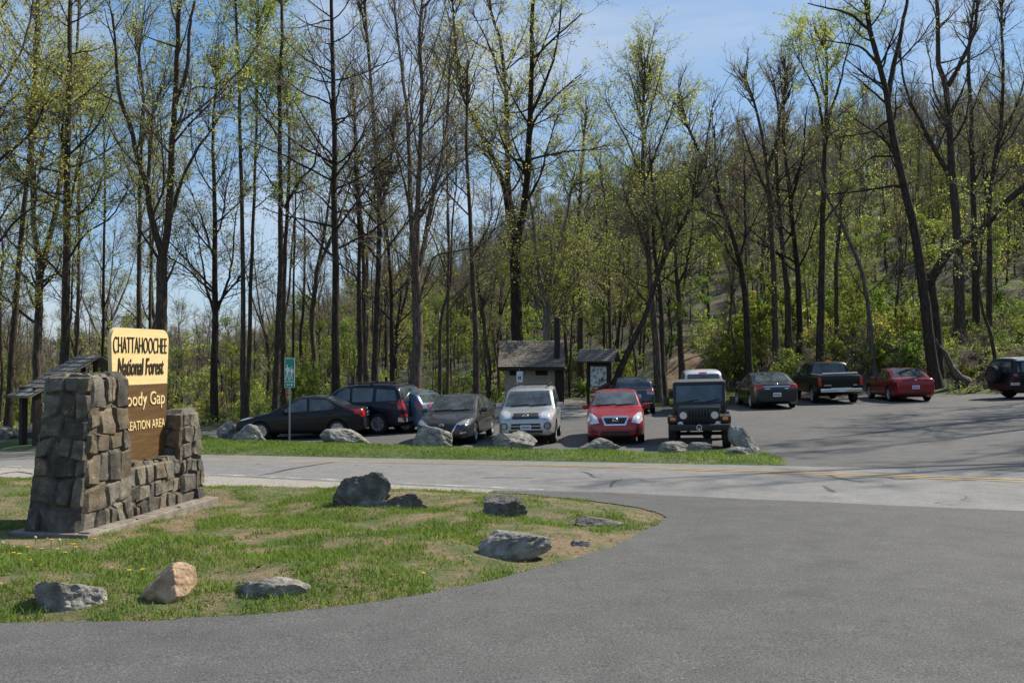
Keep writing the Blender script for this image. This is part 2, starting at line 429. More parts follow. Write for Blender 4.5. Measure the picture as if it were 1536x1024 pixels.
# ------------------------------------------------------------------ boulders
M_ROCK = noisy('grey boulder', [(.28, (.075, .067, .055)), (.45, (.19, .175, .15)), (.6, (.30, .28, .245)), (.78, (.43, .405, .365))], 5.5, 10, .92, 30, .8, .03)
M_ROCKD = noisy('dark boulder', [(.3, (.05, .047, .042)), (.5, (.125, .118, .105)), (.75, (.28, .265, .235))], 5, 9, .85, 26, .8, .03)
M_ROCKT = noisy('tan boulder', [(.3, (.20, .13, .075)), (.5, (.40, .27, .17)), (.75, (.52, .41, .30))], 6, 8, .9, 26, .6, .02)
def rock(label, u, v, size, seed, mat=M_ROCK, rz=0.0, cuts=11, skew=0.0, sink=.2, rough=.075, top=None, group=None):
    rng = random.Random(seed)
    bm = bmesh.new(); bmesh.ops.create_icosphere(bm, subdivisions=6, radius=1.0)
    planes = []
    for k in range(cuts):
        n = Vector((rng.gauss(0, 1), rng.gauss(0, 1), rng.gauss(.1, .8))).normalized()
        planes.append((n, rng.uniform(.5, .82)))
    if top: planes.append((Vector(top).normalized(), .5))
    for vtx in bm.verts:
        p = vtx.co.copy()
        for n, d in planes:
            k = p.dot(n) - d
            if k > 0: p -= n * k * .96
        q = p * 2.2 + Vector((seed * 3.1, 0, 0))
        p += p.normalized() * ((noise.fractal(q, 1.0, 2.0, 5) - .0) * rough + abs(noise.noise(q * 1.7)) * rough * 1.2 - abs(noise.noise(q * 4.1)) * rough * .5 + noise.noise(q * 11) * rough * .14)
        p.x += skew * p.z
        vtx.co = p
    lo = [min(vv.co[i] for vv in bm.verts) for i in range(3)]; hi = [max(vv.co[i] for vv in bm.verts) for i in range(3)]
    for vtx in bm.verts:
        vtx.co = Vector([((vtx.co[i] - lo[i]) / (hi[i] - lo[i]) - (.5 if i < 2 else sink)) * size[i] / (1 if i < 2 else (1 - sink)) for i in range(3)])
    o = bm_obj('boulder', bm, mat, None, True, 28)
    p = gnd(u, v); o.location = (p.x, p.y + size[1] * .35, zg(p.x, p.y + size[1] * .35)); o.rotation_euler = (0, 0, rz)
    return tag(o, label, 'boulder', group or 'boulders edging the grass')
def psz(u, v):                                        # metres per photo pixel at a ground point
    return gnd(u, v).y / FPX
def rk(label, box, seed, depth=.7, mat=M_ROCK, **k):   # box = x0,y0,x1,y1 in the photograph
    u, v = (box[0] + box[2]) / 2, box[3]; s = psz(u, v)
    wd, h = (box[2] - box[0]) * s, (box[3] - box[1]) * s
    return rock(label, u, v, (wd, max(wd * depth, h * .8), h * 1.08), seed, mat, **k)
rk('big dark shadowed boulder standing at the gravel edge of the grass island', (494, 712, 586, 772), 3, .6, M_ROCKD, cuts=13, skew=.15)
rk('low jagged dark rock touching the right side of the big dark boulder', (552, 743, 640, 773), 9, .5, M_ROCKD, rough=.10)
rk('dark rounded boulder in bare dirt beside the asphalt tongue', (722, 748, 792, 787), 5, .75, M_ROCKD)
rk('smooth pale grey rock with sloping top near the driveway curve', (716, 804, 830, 846), 31, .6, M_ROCK, skew=.35, cuts=8)
rk('flat dark slab almost buried in dirt near the tip of the island', (850, 779, 938, 796), 14, .5, M_ROCKD, cuts=8)
rk('tan pointed sandstone block in the near grass', (198, 853, 286, 912), 29, .75, M_ROCKT, cuts=7, skew=.45, rough=.045)
rk('squat brown grey boulder nearest the left end of the driveway edge', (40, 878, 146, 922), 18, .7, M_ROCK, cuts=12, sink=.35)
rk('low flat light grey rock half sunk in grass between tan block and driveway', (334, 871, 462, 904), 41, .55, M_ROCK, cuts=8, sink=.45)
rk('small grey stone in the dirt right of the flat dark slab', (1085 - 232, 812, 1120 - 232, 824), 77, .7, M_ROCK)
rk('small tan stone at the far left rim of the grass', (-14, 878, 8, 900), 78, .8, M_ROCKT)
# along the verge in front of the parked cars
rk('grey block half hidden behind another boulder at the nose of the black sedan', (322, 633, 356, 660), 51, .9)
rk('pale layered boulder in front of the black sedan, beside the green sign post', (342, 639, 397, 667), 52, .7, cuts=12)
rk('long low boulder with a white cup on it, beside the rear of the black sedan', (477, 645, 554, 671), 53, .45, cuts=8, skew=-.2)
rk('tall wedge boulder in front of the dark grey hatchback', (616, 641, 678, 675), 54, .6, skew=-.12, cuts=9)
rk('broad craggy boulder in front of the silver sport utility car', (738, 650, 806, 679), 55, .6, cuts=12)
rk('low boulder with peaked right end in front of the red car with chrome grille', (864, 659, 932, 681), 56, .55, cuts=9, skew=.3)
rk('flat fluted pale rock in front of the black off-road vehicle', (988, 664, 1038, 684), 57, .6, cuts=9)
rk('small fluted rock adjoining the flat pale rock by the off-road vehicle', (1030, 665, 1072, 683), 58, .6, cuts=10)
rk('steep slanting boulder leaning at the right front wheel of the off-road vehicle', (1094, 643, 1150, 680), 59, .6, cuts=10, skew=-.75)
rk('low smooth grey boulder at the end of the verge, under the slanting one', (1090, 672, 1144, 692), 60, .6, cuts=8)
rk('pale rounded rock at left beyond the road, by the shelter post', (14, 639, 62, 659), 61, .7, cuts=8)
rk('pale rock at the far left edge beyond the road', (-20, 641, 20, 659), 62, .7, cuts=8)
rk('pale pointed stone in the grass behind the information board', (868, 574, 884, 592), 63, .7)
rk('small rock beside the trail in the back lawn', (1095, 596, 1125, 605), 64, .8)

# ------------------------------------------------------------------ forest sign: stone piers, low wall and painted board
def stone_mat():
    m, nt, b = new_mat('field stone')
    v = coords(nt, kind='Object')
    c = ramp(nt, tex_noise(nt, v, 5.5, 8, .65), [(.25, (.20, .19, .17)), (.5, (.55, .53, .49)), (.75, (.95, .92, .86))])
    a = N(nt, 'ShaderNodeVertexColor', layer_name='tint')
    c = mixc(nt, 1.0, c, a.outputs[0], 'MULTIPLY')
    lich = ramp(nt, tex_noise(nt, v, 11, 6, .7), [(.60, (0, 0, 0)), (.72, (.6, .6, .6))])
    c = mixc(nt, lich, c, (.36, .35, .31))
    nt.links.new(c, b.inputs['Base Color']); b.inputs['Roughness'].default_value = .88; b.inputs['Specular IOR Level'].default_value = .3
    bump(nt, b, tex_noise(nt, v, 24, 8, .7), .8, .03)
    return m
M_STONE = stone_mat()
M_CONC = noisy('old concrete', [(.3, (.12, .10, .08)), (.55, (.23, .20, .165)), (.75, (.33, .295, .25))], 5, 10, .9, 40, .5, .01)
class Stones:
    def __init__(s, seed): s.V, s.F, s.C, s.rng = [], [], [], random.Random(seed)
    TONES = [(.24, .222, .195), (.20, .185, .165), (.27, .245, .205), (.18, .168, .152), (.29, .265, .225), (.25, .205, .155), (.21, .203, .186), (.31, .255, .185), (.15, .14, .128), (.25, .235, .21)]
    def face(s, p00, p10, p11, p01, rowh=.24, wid=.30, depth=.036, G=10):
        """quad patch of rubble stones; corners counter-clockwise seen from outside"""
        p00, p10, p11, p01 = map(Vector, (p00, p10, p11, p01)); rng = s.rng
        n = (p10 - p00).cross(p01 - p00).normalized()
        H = ((p01 - p00).length + (p11 - p10).length) / 2; Wd = ((p10 - p00).length + (p11 - p01).length) / 2
        P = lambda a, b: (p00.lerp(p10, a)).lerp(p01.lerp(p11, a), b)
        k = len(s.V)                                        # mortar bed
        for a in (0, 1):
            for b in (0, 1): s.V.append(P(a, b) - n * .02); s.C.append((.21, .195, .17))
        s.F.append((k, k + 2, k + 3, k + 1))
        b0 = 0.0
        while b0 < 1 - 1e-6:
            b1 = b0 + rowh * rng.uniform(.8, 1.3) / H
            if b1 > 1 - .4 * rowh / H: b1 = 1.0
            a0 = 0.0
            while a0 < 1 - 1e-6:
                a1 = a0 + wid * rng.uniform(.55, 1.25) / Wd
                if a1 > 1 - .45 * wid / Wd: a1 = 1.0
                jit = lambda e, lo, hi: 0 if e < 1e-6 or e > 1 - 1e-6 else rng.uniform(-1, 1) * .24 * (hi - lo)
                c = [(a0 + jit(a0, a0, a1), b0 + jit(b0, b0, b1)), (a1 + jit(a1, a0, a1), b0 + jit(b0, b0, b1)), (a1 + jit(a1, a0, a1), b1 + jit(b1, b0, b1)), (a0 + jit(a0, a0, a1), b1 + jit(b1, b0, b1))]
                split = rng.random() < .3 and (a1 - a0) * Wd > .22
                cells = [c]
                if split:
                    f = rng.uniform(.4, .6); f2 = rng.uniform(.35, .65); m1 = tuple(c[0][i] + (c[1][i] - c[0][i]) * f for i in (0, 1)); m2 = tuple(c[3][i] + (c[2][i] - c[3][i]) * f2 for i in (0, 1))
                    cells = [[c[0], m1, m2, c[3]], [m1, c[1], c[2], m2]]
                for cc in cells:
                    tone = rng.choice(s.TONES); tv = rng.uniform(.7, 1.25); dd = depth * rng.uniform(.3, 1.2); sx, sy = rng.uniform(-.5, .5), rng.uniform(-.5, .5)
                    k = len(s.V)
                    for j in range(G):
                        for i in range(G):
                            x, y = i / (G - 1), j / (G - 1)
                            ex, ey = 2 * x - 1, 2 * y - 1
                            gap = .995
                            gx_, gy_ = .5 + .5 * ex * gap, .5 + .5 * ey * gap
                            ca = [cc[0][q] * (1 - gx_) * (1 - gy_) + cc[1][q] * gx_ * (1 - gy_) + cc[2][q] * gx_ * gy_ + cc[3][q] * (1 - gx_) * gy_ for q in (0, 1)]
                            base = P(*ca)
                            bul = (1 - abs(ex) ** 14) * (1 - abs(ey) ** 14)
                            h = -.012 + (dd * (1 + .35 * sx * ex + .35 * sy * ey) + .014) * (bul ** .34)
                            q = base + n * h
                            h += (noise.noise(q * 6) * .026 + abs(noise.noise(q * 14)) * .016 + noise.noise(q * 34) * .006) * (bul > .01)
                            s.V.append(base + n * h); s.C.append(tuple(t * tv for t in tone))
                    for j in range(G - 1):
                        for i in range(G - 1):
                            a = k + j * G + i; s.F.append((a, a + 1, a + G + 1, a + G))
                a0 = a1
            b0 = b1
    def block(s, base, top, rowh=.24, wid=.30, top_stones=True):
        """base/top: four corners counter-clockwise seen from above"""
        for i in range(4):
            j = (i + 1) % 4
            s.face(base[i], base[j], top[j], top[i], rowh, wid)
        s.face(top[0], top[1], top[2], top[3], .3, .4, .05)
    def build(s, name, parent):
        me = np_mesh(name, np.array([tuple(v) for v in s.V]), [np.array(s.F)], None, True, np.array(s.C))
        me.set_sharp_from_angle(angle=R(26))
        return link(name, me, parent, M_STONE)
pa, pb = gnd(121, 806), gnd(305, 760)
dW = (pb.to_2d() - pa.to_2d()); LW = dW.length; dW.normalize()
azW = math.atan2(dW.y, dW.x)
zb0 = zg(pa.x, pa.y) - .06
print('SIGN', pa, pb, LW, math.degrees(azW))
sign = empty('forest_sign', (pa.x, pa.y, zb0), azW, 'tall yellow and brown forest name board set between two rough stone piers', 'entrance sign')
# local frame: x along the wall to the right end, -y is the lettered front, z up
def quad(x0, x1, y0, y1, z): return [(x0, y0, z), (x1, y0, z), (x1, y1, z), (x0, y1, z)]
zt_l = at(150, 565, pa.y + .3).z - zb0; zt_r = at(287, 617, pb.y).z - zb0; zt_w = at(240, 700, pa.y + 1.3).z - zb0
S1 = Stones(5); S1.block(quad(0, LW * .37, 0, .80, .06), quad(.30, LW * .345, .07, .72, zt_l), .30, .34); S1.build('stone_pier', sign)
S2 = Stones(8); S2.block(quad(LW * .78, LW, 0, .75, .06), quad(LW * .83, LW - .05, .06, .60, zt_r), .27, .27); S2.build('stone_pier', sign)
S3 = Stones(12); S3.block(quad(LW * .345, LW * .80, .03, .72, .06), quad(LW * .32, LW * .845, .09, .58, zt_w), .25, .30); S3.build('stone_wall', sign)
bm = bmesh.new(); add_box(bm, (LW / 2, .38, .0), (LW + .26, 1.15, .24), bev=.015)
for i in range(9): add_box(bm, (.1 + i * LW / 8.6, -.09 + .01 * (i % 3), .125), (LW / 9.2, .16, .03), bev=.008)
bm_obj('base_slab', bm, M_CONC, sign)
bm = bmesh.new(); bmesh.ops.create_icosphere(bm, subdivisions=2, radius=.075, matrix=Matrix.Translation((LW + .06, .25, .72)))
bm_obj('projecting_stone', bm, M_ROCKD, sign, True)

M_YB = noisy('yellow board paint', [(.3, (.66, .49, .22)), (.5, (.75, .57, .27)), (.7, (.80, .62, .31))], 3, 7, .55, 20, .25, .004, spec=.4, stretch=(1, 1, 7))
M_BB = noisy('brown board paint', [(.3, (.085, .044, .016)), (.5, (.115, .062, .023)), (.7, (.15, .085, .035))], 3, 7, .5, 20, .25, .004, spec=.4, stretch=(1, 1, 7))
M_TXTD = flat('dark brown lettering', (.035, .022, .012), .5); M_TXTY = flat('cream lettering', (.80, .62, .30), .5)
yb = .34
bx0, bx1 = LW * .350, LW * .828
zt = at(200, 491, pa.y + 1.2).z - zb0; zm = at(222, 578, pa.y + 1.3).z - zb0; zbt = zt_w - .04
W0 = bx1 - bx0; cxb = (bx0 + bx1) / 2
def half(z): return W0 / 2 * (1 - .115 * (zt - z) / (zt - zbt))
def board(name, z0, z1, round_top, mat, y0=yb - .03, y1=yb + .03):
    bm = bmesh.new(); pts = [(cxb - half(z0), z0), (cxb + half(z0), z0)]
    if round_top:
        r = .17
        for sgn in (1, -1):
            for k in range(7):
                a = math.pi / 2 * k / 6
                if sgn == 1: pts.append((cxb + half(z1) - r + r * math.cos(a), z1 - r + r * math.sin(a)))
                else: pts.append((cxb - half(z1) + r - r * math.sin(a), z1 - r + r * math.cos(a)))
    else: pts += [(cxb + half(z1), z1), (cxb - half(z1), z1)]
    f = bm.faces.new([bm.verts.new((x, y0, z)) for x, z in pts])
    ex = bmesh.ops.extrude_face_region(bm, geom=[f])
    for v in ex['geom']:
        if isinstance(v, bmesh.types.BMVert): v.co.y = y1
    bmesh.ops.recalc_face_normals(bm, faces=bm.faces)
    return bm_obj(name, bm, mat, sign)
board('yellow_panel', zm, zt, True, M_YB); board('brown_panel', zbt, zm - .004, False, M_BB)
def text_mesh(name, body, w, h, shear=0.0, bold=0.0, depth=.006):
    cu = bpy.data.curves.new('lettering', 'FONT'); cu.body = body; cu.shear = shear; cu.offset = bold; cu.extrude = depth; cu.resolution_u = 3
    o = bpy.data.objects.new('lettering', cu); COL.objects.link(o)
    dg = bpy.context.evaluated_depsgraph_get(); me = bpy.data.meshes.new_from_object(o.evaluated_get(dg))
    bpy.data.objects.remove(o); bpy.data.curves.remove(cu)
    a = np.zeros(len(me.vertices) * 3); me.vertices.foreach_get('co', a); a = a.reshape(-1, 3)
    lo, hi = a.min(0), a.max(0)
    a[:, 0] = (a[:, 0] - (lo[0] + hi[0]) / 2) / (hi[0] - lo[0]) * w; a[:, 1] = (a[:, 1] - lo[1]) / (hi[1] - lo[1]) * h
    me.vertices.foreach_set('co', a.ravel()); me.update(); me.name = name
    return me
def letter(name, body, x, z, w, h, mat, parent=None, y=None, shear=0.0, bold=0.0, rx=R(90)):
    o = link(name, text_mesh(name, body, w, h, shear, bold), parent or sign, mat)
    o.location = (x, (yb - .036) if y is None else y, z); o.rotation_euler = (rx, 0, 0); return o
letter('lettering', 'CHATTAHOOCHEE', cxb - .01, zt - .36, W0 * .93, .235, M_TXTD, bold=-.016)
letter('lettering', 'National Forest', cxb + .0, zt - .68, W0 * .80, .25, M_TXTD, shear=.15, bold=.014)
letter('lettering', 'Woody Gap', cxb - .01, zm - .37, W0 * .86, .26, M_TXTY, bold=-.002)
letter('lettering', 'RECREATION AREA', cxb - .005, zm - .66, W0 * .86, .13, M_TXTY, bold=-.002)
# the pale scraped patch and worn strap mark on the pier front stay in its stone colours

# ------------------------------------------------------------------ shelters
M_SHING = noisy('weathered shingle', [(.3, (.10, .085, .075)), (.5, (.19, .165, .145)), (.72, (.29, .26, .235))], 9, 6, .9, 40, .5, .02, stretch=(1, 1, 6))
M_SHINGG = noisy('grey board shingle', [(.3, (.11, .098, .086)), (.5, (.20, .182, .162)), (.72, (.31, .285, .255))], 7, 6, .9, 40, .5, .02, stretch=(1, 1, 6))
M_WALL = noisy('tan block wall', [(.3, (.33, .28, .22)), (.7, (.42, .36, .29))], 3, 5, .9, 50, .25, .01)
M_DKW = noisy('dark stained timber', [(.3, (.022, .016, .012)), (.7, (.05, .038, .028))], 6, 5, .8, 40, .3, .01, stretch=(4, 4, .6))
M_PAPER = noisy('notice paper', [(.42, (.20, .22, .19)), (.48, (.62, .63, .60)), (.75, (.75, .75, .72))], 5.5, 2, .7, 30, .05, .002)
M_SIGNW = flat('white sign sheet', (.75, .76, .76), .45); M_SIGNB = flat('blue sign field', (.03, .05, .16), .45)
M_STEEL = flat('galvanised steel', (.30, .31, .31), .45, .9)
M_BLACKP = flat('black pipe paint', (.012, .012, .012), .6)
def shingle_slope(bm, p0, p1, p2, p3, rows, rng, th=.02, pw=.22):
    """eave p0->p1, ridge p3->p2; rows of separate tabs"""
    p0, p1, p2, p3 = map(Vector, (p0, p1, p2, p3))
    n = (p1 - p0).cross(p3 - p0).normalized()
    L = (p1 - p0).length
    for r in range(rows):
        b0, b1 = r / rows, (r + 1.25) / rows
        b1 = min(b1, 1)
        a = 0.0; 
        while a < 1:
            a1 = min(1, a + pw * rng.uniform(.6, 1.4) / L)
            dz = rng.uniform(0, .012); g = .004 / L
            A, B = p0.lerp(p1, a + g).lerp(p3.lerp(p2, a + g), b0), p0.lerp(p1, a1 - g).lerp(p3.lerp(p2, a1 - g), b0)
            C_, D_ = p0.lerp(p1, a1 - g).lerp(p3.lerp(p2, a1 - g), b1), p0.lerp(p1, a + g).lerp(p3.lerp(p2, a + g), b1)
            lo = n * (th + dz + .012); hi = n * .006
            vs = [bm.verts.new(p) for p in (A + lo, B + lo, C_ + hi, D_ + hi, A + lo - n * th, B + lo - n * th)]
            bm.faces.new(vs[:4]); bm.faces.new((vs[5], vs[1], vs[0], vs[4])) if False else bm.faces.new((vs[4], vs[5], vs[1], vs[0]))
            a = a1
    vs = [bm.verts.new(p) for p in (p0, p1, p2, p3)]; bm.faces.new(vs)
    vs2 = [bm.verts.new(p - n * .05) for p in (p0, p1, p2, p3)]; bm.faces.new(vs2[::-1])
    for i in range(4):
        j = (i + 1) % 4; bm.faces.new((vs[j], vs[i], vs2[i], vs2[j]))

# toilet building
YB = 47.0
c0 = at(803, 604, YB); s = YB / FPX
zb = zg(c0.x, YB) - .05
bl = empty('toilet_building', (at(790, 600, YB).x, YB, zb), R(-2), 'small tan toilet building with shingled gable roof and tall black vent pipe', 'building')
wl, wr_ = (757 - 790) * s, (833 - 790) * s
z_e = at(800, 551, YB).z - zb; z_r = at(800, 511, YB + 1.9).z - zb
bm = bmesh.new()
D = 3.4
add_box(bm, ((wl + wr_) / 2, D / 2 + .35, z_e / 2), (wr_ - wl, D, z_e))
for xx in (wl, wr_):                                      # gables
    vs = [bm.verts.new(q) for q in ((xx, .36, z_e + .001), (xx, D + .34, z_e + .001), (xx, .35 + D / 2, z_r - .08))]; bm.faces.new(vs)
for zz in np.arange(.4, z_e, .4): add_box(bm, ((wl + wr_) / 2, .349, zz), (wr_ - wl - .02, .006, .012))
bm_obj('wall', bm, M_WALL, bl)
rg = random.Random(4); bm = bmesh.new()
xl, xr = (747 - 790) * s, (847 - 790) * s
ym = .35 + D / 2
shingle_slope(bm, (xl, -.25, z_e + .02), (xr, -.25, z_e + .02), (xr, ym, z_r), (xl, ym, z_r), 13, rg)
shingle_slope(bm, (xr, D + .95, z_e + .02), (xl, D + .95, z_e + .02), (xl, ym, z_r), (xr, ym, z_r), 13, rg)
bm_obj('roof', bm, M_SHING, bl)
bm = bmesh.new(); add_box(bm, ((xl + xr) / 2, -.27, z_e - .07), (xr - xl, .05, .16)); bm_obj('fascia', bm, M_DKW, bl)
px, py = (836 - 790) * s, .55
bm = bmesh.new(); zt_p = at(836, 477, YB + .5).z - zb
add_cyl(bm, (px, py, z_e + .1), (px, py, zt_p), .15, 20); add_cyl(bm, (px, py, zt_p), (px, py, zt_p + .05), .17, 20, .12)
bm_obj('vent_pipe', bm, M_BLACKP, bl, True, 40)
bm = bmesh.new()                                           # dark screened entrance on the right end
add_box(bm, (wr_ + .22, .75, z_e * .47), (.44, .9, z_e * .94), bev=.02); add_box(bm, (wr_ + .21, .28, z_e * .47), (.46, .06, z_e * .96))
bm_obj('entrance_screen', bm, M_DKW, bl)
for xx in (-.55, .75):
    bm = bmesh.new(); add_box(bm, (xx, .335, z_e - .28), (.62, .05, .24), bev=.01)
    for k in range(5): add_box(bm, (xx, .305, z_e - .37 + k * .045), (.56, .02, .02))
    bm_obj('vent_grille', bm, M_DKW, bl)
bm = bmesh.new(); bmesh.ops.create_icosphere(bm, subdivisions=2, radius=.06, matrix=Matrix.Translation((.05 - .25, .27, z_e - .22)))
bm_obj('lamp', bm, M_SIGNW, bl, True)

# parking sign before the building
p = gnd(779, 612); sg = empty('parking_sign', (p.x, 44.5, zg(p.x, 44.5)), R(0), 'white parking sign with dark blue square on a thin post before the toilet building', 'sign')
s2 = 44.5 / FPX; ztop = at(779, 557, 44.5).z - sg.location.z; zlo = at(779, 582, 44.5).z - sg.location.z
bm = bmesh.new(); add_cyl(bm, (0, .02, 0), (0, .02, ztop + .12), .025, 8); bm_obj('post', bm, M_STEEL, sg, True, 40)
bm = bmesh.new(); add_box(bm, (0, -.02, (ztop + zlo) / 2 + .14), (9.5 * s2, .02, (ztop - zlo) * .66), bev=.004); bm_obj('sign_plate', bm, M_SIGNW, sg)
bm = bmesh.new(); add_box(bm, (0, -.034, (ztop + zlo) / 2 + .10), (4.2 * s2, .008, 4.2 * s2)); bm_obj('blue_square', bm, M_SIGNB, sg)
bm = bmesh.new(); add_box(bm, (-.006, -.041, (ztop + zlo) / 2 + .105), (.018, .005, .07)); add_box(bm, (.012, -.041, (ztop + zlo) / 2 + .085), (.045, .005, .014)); bmesh.ops.create_icosphere(bm, subdivisions=1, radius=.012, matrix=Matrix.Translation((-.006, -.041, (ztop + zlo) / 2 + .152)))
bm_obj('wheelchair_mark', bm, M_SIGNW, sg)
bm = bmesh.new(); add_box(bm, (0, -.02, zlo + .04), (9.5 * s2, .02, (ztop - zlo) * .27), bev=.004); bm_obj('lower_plate', bm, M_SIGNW, sg)
for k, z in enumerate((.10, .05, .0)):
    bm = bmesh.new(); add_box(bm, (0, -.033, zlo + z), (7.5 * s2, .006, .012)); bm_obj('text_line', bm, flat('sign text', (.08, .08, .10), .5), sg)

# information board with gable roof
YK = 45.0; sk = YK / FPX
pk = at(898, 560, YK); zk = zg(pk.x, YK) - .05
kb = empty('information_board', (pk.x, YK, zk), R(-22), 'roofed dark timber notice board with white map sheets beside the trailhead', 'notice board')
zeave = at(898, 540, YK).z - zk; zrid = at(898, 527, YK).z - zk
hw = .52
for sx in (-1, 1):
    bm = bmesh.new(); add_box(bm, (sx * hw, 0, zeave / 2), (.13, .13, zeave), bev=.01); bm_obj('post', bm, M_DKW, kb)
z0, z1 = at(898, 580, YK).z - zk, at(898, 548, YK).z - zk
bm = bmesh.new(); add_box(bm, (0, 0, (z0 + z1) / 2), (2 * hw - .14, .06, z1 - z0)); add_box(bm, (0, 0, z1 + .1), (2 * hw, .1, .2)); bm_obj('board_panel', bm, M_DKW, kb)
bm = bmesh.new(); add_box(bm, (0, -.037, (z0 + z1) / 2), (2 * hw - .24, .014, z1 - z0 - .08)); bm_obj('map_sheet', bm, M_PAPER, kb)
bm = bmesh.new(); add_box(bm, (.18, -.05, z0 + .36), (.07, .01, .16)); bm_obj('notice', bm, M_BLACKP, kb); bm = bmesh.new(); add_box(bm, (-.1, -.05, z0 + .42), (.06, .01, .08)); bm_obj('notice', bm, M_BLACKP, kb)
bm = bmesh.new(); rw = .95; rd = .70
shingle_slope(bm, (-rw, -rd, zeave - .05), (rw, -rd, zeave - .05), (rw, 0, zrid + .12), (-rw, 0, zrid + .12), 6, rg, .015, .2)
shingle_slope(bm, (rw, rd, zeave - .05), (-rw, rd, zeave - .05), (-rw, 0, zrid + .12), (rw, 0, zrid + .12), 6, rg, .015, .2)
bm_obj('roof', bm, M_SHINGG, kb)
bm = bmesh.new()
for sx in (-1, 1):
    vs = [bm.verts.new(q) for q in ((sx * .7, -rd + .1, zeave - .02), (sx * .7, rd - .1, zeave - .02), (sx * .7, 0, zrid + .04))]; bm.faces.new(vs)
add_box(bm, (0, 0, zeave + .03), (1.36, .5, .1))
bm_obj('gable', bm, M_DKW, kb)
# dark slanting bin beside it
p = at(908, 588, 44.2); zz = zg(p.x, 44.2)
bn = empty('litter_bin', (p.x, 44.2, zz), R(20), 'dark angular litter bin on a short post in front of the notice board', 'bin')
rot = Matrix.Rotation(R(-32), 3, 'Y')
bm = bmesh.new(); add_box(bm, (0, 0, at(908, 584, 44.2).z - zz), (.5, .4, .42), rot, .02); bm_obj('bin_box', bm, M_DKW, bn)
bm = bmesh.new(); add_box(bm, (.02, 0, .2), (.12, .12, .5)); bm_obj('post', bm, M_DKW, bn)

# roofed shelter behind the stone pier
YS = 33.5
pr, pe = at(134, 533, YS), at(36, 591, YS)
zs = zg(pe.x + 1, YS)
ks = empty('roofed_shelter', (pr.x, YS, zs), R(54), 'open timber shelter with grey shingle roof behind the stone pier', 'shelter')
rx_ = -2.5; ze, zr = pe.z - zs, pr.z - zs
bm = bmesh.new(); hd = .75
shingle_slope(bm, (rx_, hd, ze), (rx_, -hd, ze), (0, -hd, zr), (0, hd, zr), 10, rg, .02, .25)
shingle_slope(bm, (1.3, -hd, zr - .62), (1.3, hd, zr - .62), (0, hd, zr), (0, -hd, zr), 5, rg, .02, .25)
bm_obj('roof', bm, M_SHINGG, ks)
for sx in (-1, 1):
    for sy in (-1, 1):
        bm = bmesh.new(); add_box(bm, (-2.1 if sx < 0 else .95, sy * (hd - .3), ze / 2 + .15), (.2, .2, ze + .3)); bm_obj('post', bm, M_DKW, ks)
bm = bmesh.new()
for sy in (-1, 1): add_box(bm, (-.6, sy * (hd - .3), ze + .2), (3.1, .12, .2)); add_box(bm, (0, sy * (hd - .35), (ze + zr) / 2 + .1), (.14, .1, zr - ze - .25))
bm_obj('tie_beam', bm, M_DKW, ks)

# green hiker sign on its post
p = gnd(434, 669); YH = p.y
hk = empty('trail_sign', p, R(4), 'green trail sign with two white hikers on a grey post in the verge', 'sign')
M_GRN = flat('green sign sheet', (.005, .25, .17), .4)
s3 = YH / FPX; zt1 = at(434, 537, YH).z - p.z; zt0 = at(434, 572, YH).z - p.z; zt2 = at(434, 581, YH).z - p.z
bm = bmesh.new(); add_box(bm, (0, .03, zt1 / 2 - .1), (.05, .035, zt1), bev=.005); bm_obj('post', bm, M_STEEL, hk)
wdt = 15 * s3
def plate(name, z0, z1, w, mat, y, th=.012):
    bm = bmesh.new(); add_box(bm, (0, y, (z0 + z1) / 2), (w, th, z1 - z0), bev=.004); return bm_obj(name, bm, mat, hk)
plate('sign_border', zt0, zt1, wdt, M_SIGNW, 0); plate('sign_plate', zt0 + .015, zt1 - .015, wdt - .03, M_GRN, -.006)
plate('arrow_border', zt2, zt0 - .01, wdt, M_SIGNW, 0); plate('arrow_plate', zt2 + .012, zt0 - .022, wdt - .025, M_GRN, -.006)
def hiker(cx, sc, name):
    bm = bmesh.new()
    def pg(pts):
        vs = [bm.verts.new((cx + x * sc * .62, -.014, zt0 + .05 + z * sc)) for x, z in pts]; f = bm.faces.new(vs)
        ex = bmesh.ops.extrude_face_region(bm, geom=[f])
        for v in ex['geom']:
            if isinstance(v, bmesh.types.BMVert): v.co.y -= .004
    pg([(-.05 + .06 * math.cos(a), .92 + .07 * math.sin(a)) for a in np.linspace(0, 2 * math.pi, 9)[:-1]])
    pg([(-.12, .82), (.03, .84), (.08, .6), (.06, .42), (-.10, .42), (-.12, .6)])           # torso
    pg([(.06, .80), (.20, .78), (.20, .50), (.09, .52)])                                      # pack
    pg([(-.10, .43), (-.02, .43), (-.10, .2), (-.16, .0), (-.24, .0), (-.18, .2)])            # front leg
    pg([(-.01, .43), (.07, .43), (.08, .22), (.16, .0), (.08, .0), (.0, .22)])                # rear leg
    pg([(-.12, .78), (-.10, .68), (-.28, .56), (-.30, .62)])                                  # arm
    pg([(-.29, .74), (-.26, .74), (-.26, .0), (-.29, .0)])                                    # staff
    bmesh.ops.recalc_face_normals(bm, faces=bm.faces)
    return bm_obj(name, bm, M_SIGNW, hk)
hiker(-.062, .50, 'hiker_symbol'); hiker(.068, .44, 'hiker_symbol')
bm = bmesh.new()
for q in (((-.10, 0), (-.05, .035), (-.05, .012), (.02, .012), (.02, -.012), (-.05, -.012), (-.05, -.035)), ((.04, -.03), (.10, -.03), (.10, .03), (.04, .03))):
    f = bm.faces.new([bm.verts.new((x, -.0145, (zt2 + zt0) / 2 - .005 + z)) for x, z in q])
bm_obj('arrow_symbol', bm, M_SIGNW, hk)
